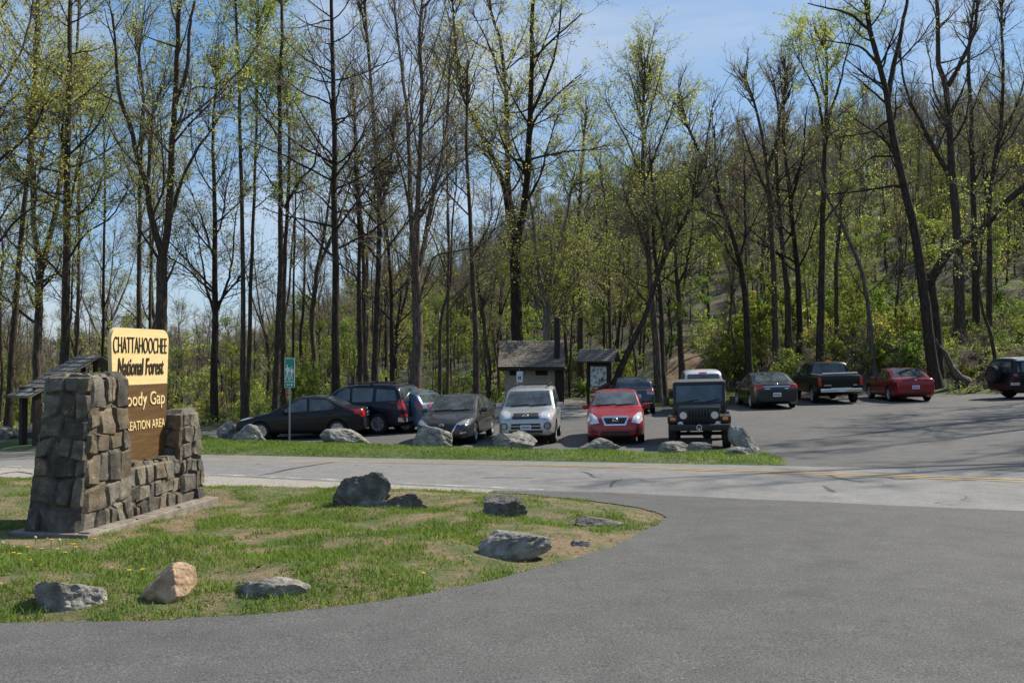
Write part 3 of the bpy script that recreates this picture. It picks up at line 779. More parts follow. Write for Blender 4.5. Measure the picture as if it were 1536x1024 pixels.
# cup left on the long low boulder
p = gnd(510, 668); cup = empty('cup', (p.x, p.y + .25, at(511, 654, p.y + .25).z), 0, 'white drink cup standing on the long low boulder', 'cup')
bm = bmesh.new(); add_cyl(bm, (0, 0, -.05), (0, 0, .15), .04, 14, .05); bm_obj('cup_body', bm, M_SIGNW, cup, True, 40)
bm = bmesh.new(); add_cyl(bm, (0, 0, .15), (0, 0, .165), .054, 14); bm_obj('lid', bm, M_SIGNW, cup, True, 40)
# ------------------------------------------------------------------ vehicles
def paint(name, col, metal=.35, rough=.32, coat=.6, spec=.35):
    m, nt, b = new_mat(name)
    v = coords(nt)
    nt.links.new(ramp(nt, tex_noise(nt, v, 1.6, 4), [(.3, tuple(c * .9 for c in col)), (.7, tuple(c * 1.08 for c in col))]), b.inputs['Base Color'])
    b.inputs['Metallic'].default_value = metal; b.inputs['Coat Weight'].default_value = coat; b.inputs['Specular IOR Level'].default_value = spec; b.inputs['Coat Roughness'].default_value = .04
    dustf = tex_noise(nt, v, 5, 6, .7)
    mr = N(nt, 'ShaderNodeMapRange'); mr.inputs[3].default_value = rough * .8; mr.inputs[4].default_value = rough * 1.5
    nt.links.new(dustf, mr.inputs[0]); nt.links.new(mr.outputs[0], b.inputs['Roughness'])
    return m
M_GLASS, _nt, _b = new_mat('car glass')
_v = coords(_nt)
_nt.links.new(ramp(_nt, tex_noise(_nt, _v, 2.2, 4, .6), [(.35, (.018, .023, .024)), (.7, (.085, .10, .104))]), _b.inputs['Base Color'])
_b.inputs['Roughness'].default_value = .035; _b.inputs['Specular IOR Level'].default_value = .75; _b.inputs['Coat Weight'].default_value = .3
M_TYRE = noisy('tyre rubber', [(.3, (.012, .012, .012)), (.7, (.028, .027, .026))], 9, 5, .85, 60, .3, .004)
M_RIM = flat('alloy rim', (.48, .48, .49), .35, .75)
M_DRIM = flat('dark rim', (.10, .10, .10), .4, .7)
M_TRIM = flat('black trim', (.014, .014, .015), .55)
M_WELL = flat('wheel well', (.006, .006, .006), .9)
M_CHR = flat('chrome', (.62, .63, .65), .16, 1.0)
M_RED = flat('tail lamp', (.42, .012, .012), .18, 0, .6)
M_AMB = flat('amber lamp', (.75, .22, .02), .2, 0, .6)
M_LAMP = flat('clear lamp', (.62, .64, .66), .12, .35, .8)
M_LAMPD = flat('smoked lamp', (.30, .31, .33), .15, .4, .8)
M_PLATE = flat('number plate', (.62, .66, .72), .45)
M_PLTXT = flat('number plate figures', (.05, .09, .22), .5)
M_SEAM = flat('panel gap', (.004, .004, .004), .8)
M_INT = flat('seat cloth', (.10, .10, .105), .8)

def pchip(xs, ys, x):
    xs, ys = np.array(xs, float), np.array(ys, float); h = np.diff(xs); d = np.diff(ys) / h
    m = np.zeros(len(xs)); m[0], m[-1] = d[0], d[-1]
    for i in range(1, len(xs) - 1):
        m[i] = 0 if d[i - 1] * d[i] <= 0 else (h[i - 1] + h[i]) / (h[i - 1] / d[i - 1] + h[i] / d[i])
    k = np.clip(np.searchsorted(xs, x) - 1, 0, len(xs) - 2); t = np.clip((x - xs[k]) / h[k], 0, 1)
    return ((1 + 2 * t) * (1 - t) ** 2 * ys[k] + t * (1 - t) ** 2 * h[k] * m[k] + t * t * (3 - 2 * t) * ys[k + 1] + t * t * (t - 1) * h[k] * m[k + 1])

def car_shell(sp):
    L, W = sp['L'], sp['W']; hw = W / 2
    top, belt = sp['top'], sp['belt']
    xs = np.unique(np.round(np.concatenate([np.linspace(0, L, 56), [p[0] for p in top], [.01, .03, .06, .1, .15, L - .01, L - .03, L - .06, L - .1, L - .15]]), 3))
    xs = xs[(xs >= 0) & (xs <= L)]
    zt = pchip([p[0] for p in top], [p[1] for p in top], xs); zbelt = np.interp(xs, [p[0] for p in belt], [p[1] for p in belt])
    wp = sp.get('plan') or [(0, .70), (.05, .80), (.15, .88), (.4, .95), (.9, 1), (L - 1.0, 1), (L - .4, .965), (L - .12, .91), (L - .04, .86), (L, .80)]
    ww = pchip([p[0] for p in wp], [p[1] for p in wp], xs) * hw
    c0 = sp['clr']
    zb = c0 + .10 * np.clip(1 - xs / .35, 0, 1) ** 2 + .14 * np.clip(1 - (L - xs) / .35, 0, 1) ** 2
    tum = sp.get('tum', .30)
    ring = []
    for x, t, b_, w_, z0 in zip(xs, zt, zbelt, ww, zb):
        zs = min(b_, t - .055); g = max(0.0, t - zs); s = min(1, g / .28)
        wb = .945 * w_; wr = wb - tum * g * s - .02 * (1 - s)
        zr = t - (.03 + .05 * s)
        half = [(0.0, z0), (.80 * w_, z0), (.95 * w_, z0 + .05), (.99 * w_, z0 + .16 * (zs - z0)), (w_, z0 + .45 * (zs - z0)), (.997 * w_, z0 + .72 * (zs - z0)), (.985 * w_, zs - .05 * (zs - z0)), (.965 * w_, zs),
                (wb, zs + .018 * s + .01), (wb + (wr - wb) * .5, zs + .02 + (zr - zs - .02) * .5), (wr, zr), (wr - .05 * w_ - .03 * s, t - .018 - .012 * s), (.55 * wr, t - .004), (0.0, t)]
        ring.append([(L / 2 - x, y, z) for y, z in half] + [(L / 2 - x, -y, z) for y, z in half[-2:0:-1]])
    n = len(ring[0]); V = np.array(ring).reshape(-1, 3)
    F = []
    for i in range(len(ring) - 1):
        for j in range(n):
            a = i * n + j; b = i * n + (j + 1) % n
            F.append((a, b, b + n, a + n))
    me = bpy.data.meshes.new('shell'); me.from_pydata([tuple(v) for v in V], [], F + [tuple(range(n))[::-1], tuple(range((len(ring) - 1) * n, len(ring) * n))])
    me.update()
    bm = bmesh.new(); bm.from_mesh(me); bmesh.ops.recalc_face_normals(bm, faces=bm.faces); bm.to_mesh(me); 
    tree = BVHTree.FromBMesh(bm); bm.free()
    return me, tree
def cut_arches(me, sp, mats):
    for m in mats: me.materials.append(m)
    o = bpy.data.objects.new('shell', me); COL.objects.link(o)
    bm = bmesh.new()
    for wx in sp['axles']:
        for sy in (-1, 1):
            x = sp['L'] / 2 - wx; rr = sp['wr'] * sp.get('arch', 1.13)
            add_cyl(bm, (x, sy * (sp['W'] / 2 - .34), sp['wr']), (x, sy * (sp['W'] / 2 + .3), sp['wr']), rr, 36)
    cm = bpy.data.meshes.new('arch'); bm.to_mesh(cm); bm.free(); cm.materials.append(mats[0]); cm.materials.append(mats[1])
    cm.polygons.foreach_set('material_index', np.ones(len(cm.polygons), np.int32))
    co = bpy.data.objects.new('arch', cm); COL.objects.link(co)
    md = o.modifiers.new('b', 'BOOLEAN'); md.object = co; md.operation = 'DIFFERENCE'; md.solver = 'EXACT'; md.use_self = False
    dg = bpy.context.evaluated_depsgraph_get(); out = bpy.data.meshes.new_from_object(o.evaluated_get(dg))
    bpy.data.objects.remove(o); bpy.data.objects.remove(co); bpy.data.meshes.remove(cm)
    out.polygons.foreach_set('use_smooth', np.ones(len(out.polygons), bool)); out.set_sharp_from_angle(angle=R(32))
    return out
DIRS = {'front': ((-1, 0, 0), lambda a, b: (5, a, b)), 'rear': ((1, 0, 0), lambda a, b: (-5, a, b)), 'left': ((0, -1, 0), lambda a, b: (a, 4, b)), 'right': ((0, 1, 0), lambda a, b: (a, -4, b)), 'top': ((0, 0, -1), lambda a, b: (a, b, 5))}
def panel(tree, name, side, poly, mat, parent, off=.011, res=.075, smooth=True):
    """polygon cast on to the shell from one side, so it follows the body"""
    d, mk = DIRS[side]; d = Vector(d)
    bm = bmesh.new()
    lo = [min(p[i] for p in poly) for i in (0, 1)]; hi = [max(p[i] for p in poly) for i in (0, 1)]
    dense = []
    for a, b in zip(poly, poly[1:] + poly[:1]):
        L_ = math.hypot(b[0] - a[0], b[1] - a[1]); n = max(1, int(L_ / res))
        for k in range(n): dense.append(Vector((a[0] + (b[0] - a[0]) * k / n, a[1] + (b[1] - a[1]) * k / n)))
    nb = len(dense); pts = list(dense)
    P2 = [(p.x, p.y) for p in dense]
    for x in np.arange(lo[0] + res / 2, hi[0], res):
        for y in np.arange(lo[1] + res / 2, hi[1], res):
            if in_poly(P2, np.array([x]), np.array([y]))[0] and edge_dist(P2, np.array([x]), np.array([y]))[0] > res * .3: pts.append(Vector((x, y)))
    vs, es, fs, _, _, _ = delaunay_2d_cdt(pts, [(i, (i + 1) % nb) for i in range(nb)], [], 1, 1e-5)
    out = []; missed = set()
    for vi, p in enumerate(vs):
        o = Vector(mk(p.x, p.y)); h = tree.ray_cast(o, d)
        if h[0] is None or abs(h[1].dot(d)) < .04:
            missed.add(vi)
            if h[0] is None: h = tree.find_nearest(o + d * 3.2)
        nrm = h[1]
        if nrm.dot(d) > 0: nrm = -nrm
        out.append(h[0] + (nrm * .6 - d * .4).normalized() * off)
    me = bpy.data.meshes.new(name); me.from_pydata([tuple(v) for v in out], [], [tuple(f) for f in fs if not any(q in missed for q in f)]); me.update()
    bm.from_mesh(me)
    left = set(bm.faces); isl_ = []
    while left:
        st = [left.pop()]; g = list(st)
        while st:
            f = st.pop()
            for e in f.edges:
                for q in e.link_faces:
                    if q in left: left.discard(q); st.append(q); g.append(q)
        isl_.append(g)
    isl_.sort(key=lambda g: -sum(f.calc_area() for f in g))
    if len(isl_) > 1: bmesh.ops.delete(bm, geom=[f for g in isl_[1:] for f in g], context='FACES')
    bmesh.ops.delete(bm, geom=[v for v in bm.verts if not v.link_faces], context='VERTS')
    bmesh.ops.recalc_face_normals(bm, faces=bm.faces)
    av = Vector((0, 0, 0))
    for f in bm.faces: av += f.normal * f.calc_area()
    if av.dot(d) > 0: bmesh.ops.reverse_faces(bm, faces=bm.faces)
    bm.to_mesh(me); bm.free()
    if smooth: me.polygons.foreach_set('use_smooth', np.ones(len(me.polygons), bool))
    return link(name, me, parent, mat)
def mir(poly): return [(-a, b) for a, b in poly][::-1]
def ell(cy, cz, ry, rz, n=18): return [(cy + ry * math.cos(2 * math.pi * k / n), cz + rz * math.sin(2 * math.pi * k / n)) for k in range(n)]
_wheels = {}
def wheel_meshes(r, w, spokes, dark):
    key = (r, w, spokes, dark)
    if key in _wheels: return _wheels[key]
    bm = bmesh.new(); ri = r * .66
    add_lathe(bm, [(ri, -w / 2 + .01), (ri + .02, -w / 2), (r * .93, -w / 2 + .004), (r * .985, -w / 2 + .03), (r, -w / 4), (r, w / 4), (r * .985, w / 2 - .03), (r * .93, w / 2 - .004), (ri + .02, w / 2), (ri, w / 2 - .01), (ri, -w / 2 + .01)], 32)
    for k in range(32):
        a = 2 * math.pi * k / 32
        add_box(bm, (math.cos(a) * r * .995, 0, math.sin(a) * r * .995), (.018, w * .8, .03), Matrix.Rotation(-a, 3, 'Y'))
    bmesh.ops.recalc_face_normals(bm, faces=bm.faces)
    tm = bpy.data.meshes.new('tyre'); bm.to_mesh(tm); bm.free(); tm.materials.append(M_TYRE); tm.polygons.foreach_set('use_smooth', np.ones(len(tm.polygons), bool)); tm.set_sharp_from_angle(angle=R(40))
    bm = bmesh.new()
    add_lathe(bm, [(ri - .002, -w / 2 + .01), (ri + .006, -w / 2 + .002), (ri - .02, -w / 2 + .012), (ri - .035, -w / 2 + .06), (.001, -w / 2 + .075), (.001, 0), (ri - .002, 0), (ri - .002, -w / 2 + .01)], 32)
    for k in range(spokes):
        a = 2 * math.pi * (k + .5) / spokes
        add_box(bm, (math.cos(a) * ri * .52, -w / 2 + .04, math.sin(a) * ri * .52), (ri * .92, .035, ri * (1.5 / spokes)), Matrix.Rotation(-a, 3, 'Y'), .006)
    add_cyl(bm, (0, -w / 2 + .005, 0), (0, -w / 2 + .06, 0), ri * .2, 16)
    bmesh.ops.recalc_face_normals(bm, faces=bm.faces)
    rm = bpy.data.meshes.new('rim'); bm.to_mesh(rm); bm.free(); rm.materials.append(M_DRIM if dark else M_RIM)
    rm.polygons.foreach_set('use_smooth', np.ones(len(rm.polygons), bool)); rm.set_sharp_from_angle(angle=R(35))
    _wheels[key] = (tm, rm); return _wheels[key]
def add_wheels(root, sp, spokes=7, dark=False):
    r, w = sp['wr'], sp.get('ww', .21)
    tm, rm = wheel_meshes(r, w, spokes, dark)
    for wx in sp['axles']:
        for sy in (-1, 1):
            t = link('wheel', tm, root); t.location = (sp['L'] / 2 - wx, sy * (sp['W'] / 2 - w / 2 - .02), r)
            if sy > 0: t.rotation_euler = (0, 0, math.pi)
            link('rim', rm, t)
def place_root(name, label, cat, u, v, ax, heading, group=None, ay=0.0):
    """put the vehicle so that its local point (ax, 0, 0) sits at the ground point under pixel u, v"""
    p = gnd(u, v); c, s = math.cos(heading), math.sin(heading)
    x, y = p.x - ax * c + ay * s, p.y - ax * s - ay * c
    root = empty(name, (x, y, zg(x, y) + .008), heading, label, cat, group or 'vehicles parked in the lot')
    e = 1.2                                                # sit on the slope
    f = Vector((2 * e * c, 2 * e * s, zg(x + e * c, y + e * s) - zg(x - e * c, y - e * s))).normalized()
    l = Vector((-2 * .7 * s, 2 * .7 * c, zg(x - .7 * s, y + .7 * c) - zg(x + .7 * s, y - .7 * c))).normalized()
    up = f.cross(l).normalized(); l = up.cross(f)
    root.rotation_euler = Matrix((f, l, up)).transposed().to_euler()
    return root
def build_car(name, label, cat, u, v, ax, heading, sp, col, spokes=7, dark=False, metal=.35, ay=0.0):
    root = place_root(name, label, cat, u, v, ax, heading, None, ay)
    pm = paint('paint ' + label[:18], col, metal, .32, .25 if metal == 0 else .6, .2 if metal == 0 else .35)
    me, tree = car_shell(sp)
    body = link('body', cut_arches(me, sp, [pm, M_WELL]), root)
    add_wheels(root, sp, spokes, dark)
    L, W = sp['L'], sp['W']; X = lambda x: L / 2 - x
    for poly in sp['side_win']:
        q = [(X(a), b) for a, b in poly]
        for sd in ('left', 'right'): panel(tree, 'side_window', sd, q, M_GLASS, root)
    if 'ws' in sp: panel(tree, 'windscreen', 'front', sp['ws'], M_GLASS, root)
    if 'rw' in sp: panel(tree, 'rear_window', 'rear', sp['rw'], M_GLASS, root)
    for seam in sp.get('seams', []):
        q = [(X(a), b) for a, b in seam]
        for a, b in zip(q, q[1:]):
            dx, dz = b[0] - a[0], b[1] - a[1]; l = math.hypot(dx, dz); nx_, nz_ = -dz / l * .006, dx / l * .006
            for sd in ('left', 'right'): panel(tree, 'door_gap', sd, [(a[0] + nx_, a[1] + nz_), (b[0] + nx_, b[1] + nz_), (b[0] - nx_, b[1] - nz_), (a[0] - nx_, a[1] - nz_)], M_SEAM, body, .003, .2)
    for hx, hz_ in sp.get('handles', []):
        for sy in (-1, 1):
            h = tree.ray_cast(Vector((X(hx), sy * 3, hz_)), Vector((0, -sy, 0)))
            bm = bmesh.new(); add_box(bm, (X(hx), h[0].y + sy * .018, hz_), (.19, .03, .035), bev=.01); bm_obj('door_handle', bm, pm, root, True, 40)
    for nm, side, poly, mat, off in sp.get('det', []):
        panel(tree, nm, side, poly, mat, root, off + .006, .06)
    for nm, side, poly, mat, off in sp.get('det2', []):      # mirrored pairs
        for q in (poly, mir(poly)): panel(tree, nm, side, q, mat, root, off + .006, .05)
    if 'mirror' in sp:
        mx, mz = sp['mirror']
        for sy in (-1, 1):
            bm = bmesh.new(); y = sy * (W / 2 + .075)
            add_box(bm, (X(mx), y, mz), (.13, .21, .145), bev=.045); add_box(bm, (X(mx) + .01, sy * (W / 2 - .04), mz - .05), (.06, .16, .04), bev=.01)
            o = bm_obj('wing_mirror', bm, pm if sp.get('mirror_paint', True) else M_TRIM, root, True, 50)
            bm = bmesh.new(); add_box(bm, (X(mx) - .067, y, mz), (.006, .17, .11)); bm_obj('mirror_glass', bm, M_GLASS, o)
    if 'rails' in sp:
        a, b, z = sp['rails']
        for sy in (-1, 1):
            bm = bmesh.new(); y = sy * (W / 2 - .30)
            add_box(bm, ((X(a) + X(b)) / 2, y, z), (abs(b - a), .04, .035), bev=.012)
            for xx in (a + .05, (a + b) / 2, b - .05): add_box(bm, (X(xx), y, z - .035), (.09, .04, .06), bev=.01)
            bm_obj('roof_rail', bm, M_TRIM, root, True, 40)
        for xx in sp.get('crossbars', []):
            bm = bmesh.new(); add_box(bm, (X(xx), 0, z + .01), (.05, W - .6, .025), bev=.008); bm_obj('roof_bar', bm, M_TRIM, root, True, 40)
    for (side, y, z, wd, ht) in sp.get('plates', []):
        d = 1 if side == 'front' else -1
        h = tree.ray_cast(Vector((d * 5, y, z)), Vector((-d, 0, 0)))
        bm = bmesh.new(); add_box(bm, (h[0].x + d * .012, y, z), (.012, wd, ht), bev=.004); o = bm_obj('number_plate', bm, M_PLATE, root)
        bm = bmesh.new()
        for k in range(6): add_box(bm, (h[0].x + d * .02, y + (k - 2.5) * wd / 7.5, z - .005), (.004, wd / 12, ht * .42))
        bm_obj('plate_figures', bm, M_PLTXT, o)
    for (side, y, z, ry, rz_) in sp.get('emblems', []):
        d = 1 if side == 'front' else -1
        h = tree.ray_cast(Vector((d * 5, y, z)), Vector((-d, 0, 0)))
        bm = bmesh.new(); n = 20
        rows = []
        for k in range(n):
            a = 2 * math.pi * k / n
            rows.append([bm.verts.new((h[0].x + d * (.02 + .012 * math.sin(b)), y + math.cos(a) * (ry + .014 * math.cos(b)), z + math.sin(a) * (rz_ + .014 * math.cos(b)))) for b in np.linspace(0, 2 * math.pi, 7)[:-1]])
        for k in range(n):
            A, B = rows[k], rows[(k + 1) % n]
            for j in range(6): bm.faces.new((A[j], A[(j + 1) % 6], B[(j + 1) % 6], B[j]))
        add_box(bm, (h[0].x + d * .02, y, z), (.012, ry * 1.9, rz_ * .36), bev=.004)
        bmesh.ops.recalc_face_normals(bm, faces=bm.faces)
        bm_obj('emblem', bm, M_CHR, root, True, 40)
    # wipers along the windscreen foot
    if 'wiper' in sp:
        bm = bmesh.new(); zc = sp['wiper']
        for y0, y1 in ((-.55, .02), (.02, .58)):
            for k in range(6):
                ya, yb_ = y0 + (y1 - y0) * k / 6, y0 + (y1 - y0) * (k + 1) / 6
                pa_ = tree.ray_cast(Vector((5, ya, zc + .03 * (k / 6))), Vector((-1, 0, 0)))[0]; pb_ = tree.ray_cast(Vector((5, yb_, zc + .03 * ((k + 1) / 6))), Vector((-1, 0, 0)))[0]
                add_cyl(bm, pa_ + Vector((.025, 0, .01)), pb_ + Vector((.025, 0, .01)), .012, 6)
        bm_obj('wiper', bm, M_TRIM, root)
    return root, tree, pm
def win_trap(zlo, zhi, wlo, whi): return [(-wlo, zlo), (wlo, zlo), (whi, zhi), (-whi, zhi)]

# --- saloon shapes
def saloon(L, W, H, sc=1.0, **k):
    h = H / 1.47; l = L / 4.5
    sp = dict(L=L, W=W, clr=.20, wr=.325, axles=(.92 * l, 3.58 * l), arch=1.12,
        top=[(0, .50 * h), (.03, .62 * h), (.12, .70 * h), (.35, .77 * h), (.7, .85 * h), (1.22 * l, .955 * h), (1.65 * l, 1.19 * h), (2.05 * l, 1.385 * h), (2.4 * l, 1.46 * h), (2.75 * l, 1.465 * h), (3.1 * l, 1.425 * h), (3.5 * l, 1.27 * h), (3.92 * l, 1.08 * h), (4.15 * l, 1.05 * h), (4.38 * l, 1.035 * h), (4.45 * l, .97 * h), (4.485 * l, .80 * h), (L, .55 * h)],
        belt=[(0, .60 * h), (.5, .70 * h), (1.2 * l, .86 * h), (2.5 * l, .92 * h), (3.9 * l, .985 * h), (L, .93 * h)],
        side_win=[[(1.72 * l, .925 * h), (2.55 * l, .955 * h), (2.53 * l, 1.375 * h), (2.28 * l, 1.36 * h), (2.0 * l, 1.24 * h)], [(2.64 * l, .958 * h), (3.42 * l, 1.0 * h), (3.52 * l, 1.10 * h), (3.22 * l, 1.31 * h), (2.62 * l, 1.375 * h)]],
        ws=win_trap(1.0 * h, 1.40 * h, .70 * W / 1.78, .57 * W / 1.78), rw=win_trap(1.10 * h, 1.40 * h, .66 * W / 1.78, .53 * W / 1.78),
        seams=[[(1.5 * l, .30), (1.48 * l, .88 * h)], [(2.6 * l, .30), (2.6 * l, .93 * h)], [(3.25 * l, .62), (3.45 * l, .96 * h)], [(1.5 * l, .30), (3.1 * l, .30)]],
        handles=[(2.42 * l, .83 * h), (3.3 * l, .88 * h)], mirror=(1.78 * l, .99 * h), wiper=1.0 * h)
    sp.update(k); return sp

HD = math.pi                                            # heading: +x is right, pi/2 away from us
# 1 black saloon, side on
sp = saloon(4.52, 1.78, 1.48)
sp['det2'] = [('tail_lamp', 'rear', [(.52, .78), (.80, .72), (.84, .98), (.60, 1.0)], M_RED, .010), ('head_lamp', 'front', [(.50, .66), (.78, .70), (.82, .80), (.56, .77)], M_LAMP, .010)]
sp['det'] = [('rear_bumper_strip', 'rear', [(-.7, .30), (.7, .30), (.7, .40), (-.7, .40)], M_TRIM, .006), ('tail_lamp', 'right', [(-2.19, .76), (-1.93, .86), (-1.96, .98), (-2.20, .98)], M_RED, .010), ('tail_lamp', 'left', [(-2.19, .76), (-1.93, .86), (-1.96, .98), (-2.20, .98)], M_RED, .010)]
sp['plates'] = [('rear', 0, .80, .32, .16)]; sp['emblems'] = [('rear', 0, .96, .05, .035)]
build_car('parked_car', 'black saloon car seen from its side with red tail lamps by the green sign', 'car', 449, 659.5, 0, R(178), sp, (.012, .011, .013), 8, metal=0, ay=.8)

def suv(L, W, H, **k):
    h = H / 1.75; l = L / 4.7
    sp = dict(L=L, W=W, clr=.27, wr=.37, ww=.25, axles=(.92 * l, 3.62 * l), arch=1.13, tum=.20,
        top=[(0, .66 * h), (.03, .86 * h), (.12, .95 * h), (.4, 1.02 * h), (1.15 * l, 1.11 * h), (1.5 * l, 1.37 * h), (1.85 * l, 1.61 * h), (2.15 * l, 1.70 * h), (2.8 * l, 1.745 * h), (3.9 * l, 1.73 * h), (4.25 * l, 1.69 * h), (4.42 * l, 1.60 * h), (4.54 * l, 1.30 * h), (4.60 * l, 1.08 * h), (4.64 * l, .98 * h), (L - .01, .75 * h), (L, .58 * h)],
        belt=[(0, .80 * h), (.5, .95 * h), (1.2 * l, 1.03 * h), (2.5 * l, 1.07 * h), (L, 1.09 * h)],
        side_win=[[(1.62 * l, 1.11 * h), (2.45 * l, 1.13 * h), (2.44 * l, 1.62 * h), (2.18 * l, 1.60 * h), (1.95 * l, 1.49 * h)], [(2.56 * l, 1.13 * h), (3.40 * l, 1.14 * h), (3.42 * l, 1.60 * h), (2.54 * l, 1.63 * h)], [(3.55 * l, 1.15 * h), (4.40 * l, 1.17 * h), (4.28 * l, 1.53 * h), (3.56 * l, 1.58 * h)]],
        ws=win_trap(1.17 * h, 1.61 * h, .74 * W / 1.8, .63 * W / 1.8), rw=win_trap(1.12 * h, 1.58 * h, .70 * W / 1.8, .60 * W / 1.8),
        seams=[[(1.5 * l, .40), (1.48 * l, 1.04 * h)], [(2.5 * l, .40), (2.5 * l, 1.07 * h)], [(3.2 * l, .8), (3.47 * l, 1.09 * h)], [(1.5 * l, .40), (3.1 * l, .40)]],
        handles=[(2.32 * l, .98 * h), (3.28 * l, .99 * h)], mirror=(1.72 * l, 1.16 * h), wiper=1.17 * h)
    sp.update(k); return sp
# 2 dark navy 4x4 estate
sp = suv(4.62, 1.88, 1.78)
sp['det2'] = [('tail_lamp', 'rear', [(.70, .86), (.88, .86), (.87, 1.24), (.74, 1.22)], M_RED, .010), ('reflector', 'rear', [(.62, .62), (.86, .62), (.86, .70), (.62, .70)], M_RED, .010)]
sp['det'] = [('rear_bumper', 'rear', [(-.88, .45), (.88, .45), (.88, .60), (-.88, .60)], M_CHR, .04)] + [('tail_lamp', s_, [(-2.22, .90), (-2.10, .90), (-2.06, 1.2), (-2.14, 1.24)], M_RED, .010) for s_ in ('left', 'right')] + [('rear_bumper', s_, [(-2.30, .45), (-2.06, .45), (-2.08, .60), (-2.29, .60)], M_CHR, .01) for s_ in ('left', 'right')]
sp['plates'] = [('rear', .0, .80, .32, .16)]; sp['emblems'] = [('rear', 0, 1.0, .07, .045)]
sp['rails'] = (2.2, 4.2, 1.815); sp['crossbars'] = (2.6, 3.8); sp['wr'] = .385
build_car('parked_suv', 'dark navy estate four by four with chrome bumper behind the black saloon', 'suv', 570, 651.5, -1.30, R(158), sp, (.008, .010, .020), 6, metal=0, ay=.85)

# 3 light blue small hatch
def hatch(L, W, H, **k):
    h = H / 1.5; l = L / 4.2
    sp = dict(L=L, W=W, clr=.2, wr=.315, axles=(.85 * l, 3.40 * l), arch=1.12, tum=.24,
        top=[(0, .52 * h), (.03, .68 * h), (.12, .76 * h), (.5, .87 * h), (1.1 * l, .99 * h), (1.55 * l, 1.24 * h), (1.95 * l, 1.43 * h), (2.3 * l, 1.49 * h), (3.0 * l, 1.49 * h), (3.5 * l, 1.43 * h), (3.8 * l, 1.33 * h), (3.98 * l, 1.12 * h), (4.08 * l, .98 * h), (4.13 * l, .86 * h), (4.18 * l, .7 * h), (L, .50 * h)],
        belt=[(0, .62 * h), (.5, .76 * h), (1.1 * l, .90 * h), (2.5 * l, .96 * h), (L, 1.0 * h)],
        side_win=[[(1.6 * l, .97 * h), (2.4 * l, 1.0 * h), (2.39 * l, 1.40 * h), (2.15 * l, 1.38 * h), (1.88 * l, 1.26 * h)], [(2.48 * l, 1.0 * h), (3.25 * l, 1.03 * h), (3.3 * l, 1.35 * h), (2.46 * l, 1.40 * h)]],
        ws=win_trap(1.04 * h, 1.42 * h, .66 * W / 1.7, .56 * W / 1.7), rw=win_trap(1.02 * h, 1.38 * h, .62 * W / 1.7, .54 * W / 1.7),
        seams=[[(1.4 * l, .32), (1.38 * l, .92 * h)], [(2.43 * l, .32), (2.43 * l, .98 * h)], [(3.0 * l, .65), (3.28 * l, 1.0 * h)]],
        handles=[(2.27 * l, .88 * h), (3.1 * l, .91 * h)], mirror=(1.66 * l, 1.03 * h), wiper=1.04 * h)
    sp.update(k); return sp
sp = hatch(4.1, 1.72, 1.56)
sp['det2'] = [('tail_lamp', 'rear', [(.70, .90), (.82, .90), (.80, 1.08), (.72, 1.06)], M_RED, .010), ('reflector', 'rear', [(.5, .5), (.78, .5), (.78, .58), (.5, .58)], M_RED, .008)]
sp['det'] = [('roof_spoiler', 'rear', [(-.25, 1.48), (.25, 1.48), (.24, 1.50), (-.24, 1.50)], flat('orange red spoiler lamp', (.35, .05, .02), .3), .012), ('bumper_sticker', 'rear', [(-.28, .9), (.1, .9), (.1, 1.0), (-.28, 1.0)], M_SIGNW, .012), ('bumper_sticker', 'rear', [(.2, .88), (.38, .88), (.38, 1.0), (.2, 1.0)], M_RED, .012)]
sp['plates'] = [('rear', .0, .72, .32, .16)]
build_car('parked_car', 'dull blue hatchback mostly hidden behind the navy four by four', 'car', 641, 648, -1.9, R(150), sp, (.06, .105, .165), 8, ay=.4)

# 4 dark grey hatchback facing us
sp = saloon(4.46, 1.80, 1.46)
sp['top'] = [(0, .48), (.03, .60), (.12, .70), (.35, .79), (.7, .87), (1.3, .97), (1.7, 1.19), (2.1, 1.37), (2.45, 1.45), (2.8, 1.455), (3.2, 1.42), (3.6, 1.33), (4.0, 1.18), (4.25, 1.02), (4.36, .9), (4.42, .75), (4.46, .5)]
sp['side_win'] = [[(1.80, .945), (2.55, .97), (2.53, 1.365), (2.30, 1.35), (2.05, 1.23)], [(2.64, .975), (3.40, 1.02), (3.50, 1.12), (3.25, 1.30), (2.62, 1.37)]]
sp['det'] = [('grille', 'front', [(-.46, .66), (-.30, .40), (.30, .40), (.46, .66), (.40, .69), (-.40, .69)], M_TRIM, .010), ('lower_intake', 'front', [(-.6, .27), (.6, .27), (.6, .35), (-.6, .35)], M_TRIM, .008),
             ('grille_trim', 'front', [(-.50, .66), (-.46, .66), (-.30, .40), (.30, .40), (.46, .66), (.50, .66), (.33, .365), (-.33, .365)], M_CHR, .014)]
sp['det2'] = [('head_lamp', 'front', [(.44, .66), (.60, .62), (.80, .70), (.84, .79), (.64, .76)], M_LAMPD, .010), ('fog_lamp', 'front', [(.58, .37), (.76, .40), (.74, .44), (.58, .42)], M_LAMP, .010)]
sp['emblems'] = [('front', 0, .63, .07, .045)]
build_car('parked_car', 'dark grey hatchback facing the road behind a wedge shaped boulder', 'car', 664, 669, 2.1, R(260), sp, (.046, .046, .048), 9, metal=.5)

